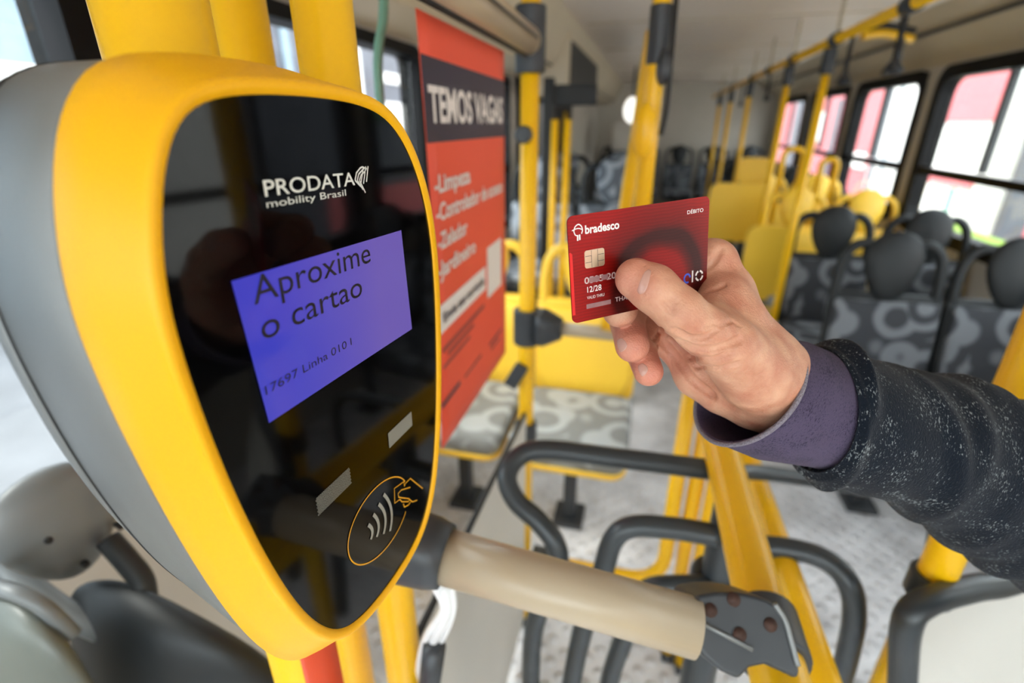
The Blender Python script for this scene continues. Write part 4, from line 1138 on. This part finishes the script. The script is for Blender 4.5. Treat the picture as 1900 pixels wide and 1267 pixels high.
def nail(name, quad, n=7, m=None, lift=.0003):
    """nail plate laid on the skin; quad = four corners around its outline"""
    (a0, b0), (a1, b1), (a2, b2), (a3, b3) = quad; bm = bmesh.new(); g = []
    for i in range(n):
        row = []
        for j in range(n):
            s, t_ = i / (n - 1), j / (n - 1)
            S_, T_ = 2 * s - 1, 2 * t_ - 1
            S2, T2 = S_ * math.sqrt(1 - T_ * T_ * .38), T_ * math.sqrt(1 - S_ * S_ * .38); s, t_ = (S2 + 1) / 2, (T2 + 1) / 2
            u = (a0 * (1 - s) + a1 * s) * (1 - t_) + (a3 * (1 - s) + a2 * s) * t_; v = (b0 * (1 - s) + b1 * s) * (1 - t_) + (b3 * (1 - s) + b2 * s) * t_
            p, dd = on_skin(u, v); row.append(p)
        g.append(row)
    mid = g[n // 2][n // 2]; nr = (g[n - 1][n // 2] - g[0][n // 2]).cross(g[n // 2][n - 1] - g[n // 2][0]).normalized()
    if nr.dot(CF) > 0: nr = -nr
    V_ = [[bm.verts.new(p + nr * lift) for p in r_] for r_ in g]
    for i in range(n - 1):
        for j in range(n - 1): bm.faces.new((V_[i][j], V_[i + 1][j], V_[i + 1][j + 1], V_[i][j + 1]))
    return obj(name, bm, m or M['nail'], person, solid=.0006, sub=1)


M['nail'] = mat('fingernail', (200, 152, 136), .22, spec=.5, vary=.06, vscale=120)
nail('thumb_nail', [(1178, 545), (1196, 500), (1212, 497), (1197, 549)])
nail('fingernail', [(1142, 632), (1154, 624), (1168, 641), (1151, 659)])
nail('fingernail', [(1181, 678), (1193, 671), (1206, 685), (1191, 704)])

# ------------------------------------------------------------------ sleeve and cuff
def sleeve_ring(c, h_, b_, bd, n=72, wob=0, seed=0):
    u, v, d = c; cen = at(u, v, d); e1 = at(u + h_[0], v + h_[1], d) - cen
    e2 = at(u + b_[0], v + b_[1], d) - cen - CF * bd * .95
    out = []
    for k in range(n):
        a = 2 * PI * k / n
        q = 1 + wob * (math.sin(3 * a + seed) * .6 + math.sin(5 * a + 2 * seed) * .4)
        out.append(cen + (e1 * math.cos(a) + e2 * math.sin(a)) * q)
    return out


def lerp_ring(A_, B_, t_): return [a.lerp(b, t_) for a, b in zip(A_, B_)]


def knit(name, base, fleck, thr, sc=(900, 900, 260), rib=0):
    m = mat(name, base, .9, spec=.15); n = m.node_tree.nodes; L = m.node_tree.links; b = n['Principled BSDF']
    at_ = n.new('ShaderNodeAttribute'); at_.attribute_name = 'suv'
    mp = n.new('ShaderNodeMapping'); mp.inputs['Scale'].default_value = sc; L.new(at_.outputs['Vector'], mp.inputs[0])
    no = n.new('ShaderNodeTexNoise'); no.inputs['Scale'].default_value = 1; no.inputs['Detail'].default_value = 3; L.new(mp.outputs[0], no.inputs['Vector'])
    n2 = n.new('ShaderNodeTexNoise'); n2.inputs['Scale'].default_value = 60; n2.inputs['Detail'].default_value = 3; L.new(at_.outputs['Vector'], n2.inputs['Vector'])
    ad = n.new('ShaderNodeMath'); ad.operation = 'MULTIPLY_ADD'; ad.inputs[1].default_value = .5; L.new(n2.outputs[0], ad.inputs[0]); L.new(no.outputs[0], ad.inputs[2])
    r = n.new('ShaderNodeValToRGB'); e = r.color_ramp.elements; e[0].position = thr; e[1].position = thr + .12
    e[0].color = s2l(base) + (1,); e[1].color = s2l(fleck) + (1,); L.new(ad.outputs[0], r.inputs[0]); L.new(r.outputs[0], b.inputs['Base Color'])
    bp = n.new('ShaderNodeBump'); bp.inputs['Strength'].default_value = .7; bp.inputs['Distance'].default_value = .0012
    L.new(no.outputs[0], bp.inputs['Height']); L.new(bp.outputs[0], b.inputs['Normal'])
    b.inputs['Sheen Weight'].default_value = .06
    return m


def cloth(name, rings, m, thick, parent=None, caps=False):
    bm = bmesh.new(); add_loft(bm, rings, False, caps); o = obj(name, bm, m, parent, solid=thick)
    n = len(rings[0]); s = 0; uv = []
    for i, R_ in enumerate(rings):
        if i: s += (sum(R_, Vector()) / n - sum(rings[i - 1], Vector()) / n).length
        per = sum((R_[k] - R_[k - 1]).length for k in range(n))
        for k in range(n):
            a = 2 * PI * k / n; q = per / (2 * PI)
            uv.append((q * math.cos(a), q * math.sin(a), s))
    a_ = o.data.attributes.new('suv', 'FLOAT_VECTOR', 'POINT'); a_.data.foreach_set('vector', np.array(uv).ravel())
    return o


M['cuff'] = knit('purple_cuff_knit', (50, 42, 64), (82, 71, 96), .60, (700, 700, 2600))
M['hem'] = knit('pale_stitched_hem', (120, 112, 128), (190, 184, 190), .6, (1500, 1500, 1500))
M['jacket'] = knit('dark_navy_heather_knit', (21, 27, 37), (134, 140, 142), .86, (520, 520, 1300))
c0r = sleeve_ring((1383, 722, .312), (64, -95), (26, 18), .040)
c1r = sleeve_ring((1440, 740, .318), (46, -108), (20, 10), .042)
c2r = sleeve_ring((1508, 756, .325), (16, -107), (6, 2), .043)
c3r = sleeve_ring((1560, 770, .331), (14, -108), (4, 2), .042)
rings = []
for A_, B_ in ((c0r, c1r), (c1r, c2r), (c2r, c3r)):
    for t_ in np.arange(6) / 6: rings.append(lerp_ring(A_, B_, float(t_)))
rings.append(c3r)
cuff = cloth('shirt_cuff', rings, M['cuff'], .0022, person)
cuff['label'] = 'purple knitted cuff'
bm = bmesh.new(); add_tube(bm, c0r, .0014, 8, closed=True)
hem = obj('stitched_hem', bm, M['silver'], cuff); hem.data.materials[0] = mat('grey_hem_thread', (140, 132, 142), .85, bump=.9, bscale=1200, vary=.25, vscale=900)
J_ = [((1506, 757, .325), (12, -114), (0, 3), .046), ((1532, 766, .328), (14, -120), (0, 4), .048), ((1590, 786, .332), (18, -122), (2, 6), .050), ((1660, 808, .340), (26, -118), (4, 8), .050), ((1740, 838, .349), (36, -126), (6, 10), .052),
      ((1820, 872, .358), (46, -138), (8, 12), .054), ((1910, 908, .369), (54, -146), (8, 14), .056), ((2060, 985, .39), (62, -160), (8, 14), .06), ((2300, 1090, .43), (70, -175), (8, 14), .062), ((2600, 1230, .48), (75, -185), (8, 14), .064)]
base = [sleeve_ring(*q) for q in J_]; rings = []
cen = [sum(r_, Vector()) / len(r_) for r_ in base]
for i in range(len(base) - 1):
    for t_ in np.arange(14) / 14:
        i0, i1, i2, i3 = max(i - 1, 0), i, i + 1, min(i + 2, len(base) - 1); t_ = float(t_); R_ = []
        for a, b, c, d in zip(base[i0], base[i1], base[i2], base[i3]):
            R_.append(.5 * ((2 * b) + (c - a) * t_ + (2 * a - 5 * b + 4 * c - d) * t_ * t_ + (3 * b - a - 3 * c + d) * t_ ** 3))
        rings.append(R_)
rings.append(base[-1])
rs = np.random.RandomState(4); folds = [(rs.uniform(0, 2 * PI), rs.uniform(.008, 1.0) * len(rings) * .8, rs.uniform(2.0, 4.2), rs.uniform(.002, .0055), rs.uniform(-6, 6)) for _ in range(34)]
for i, R_ in enumerate(rings):
    cc_ = sum(R_, Vector()) / len(R_); n = len(R_)
    for k in range(n):
        a = 2 * PI * k / n; dsp = 0
        for a0, s0, wd, am, sl in folds:
            da = (a - a0 + PI) % (2 * PI) - PI; q = (i - s0 - sl * da) / wd
            dsp += am * math.exp(-q * q) * math.exp(-(da / 1.2) ** 2) * min(1, i / 6)
        R_[k] = R_[k] + (R_[k] - cc_).normalized() * dsp
# the jacket hem tucks back over the cuff
hemr = [[p + (sum(rings[0], Vector()) / 72 - p).normalized() * .003 for p in lerp_ring(rings[0], rings[4], .8)], lerp_ring(rings[0], rings[1], .3)]
slv = cloth('jacket_sleeve', [hemr[0]] + rings, M['jacket'], .003, person, caps=False)
slv['label'] = 'dark navy heathered knit sleeve'

world_parent()
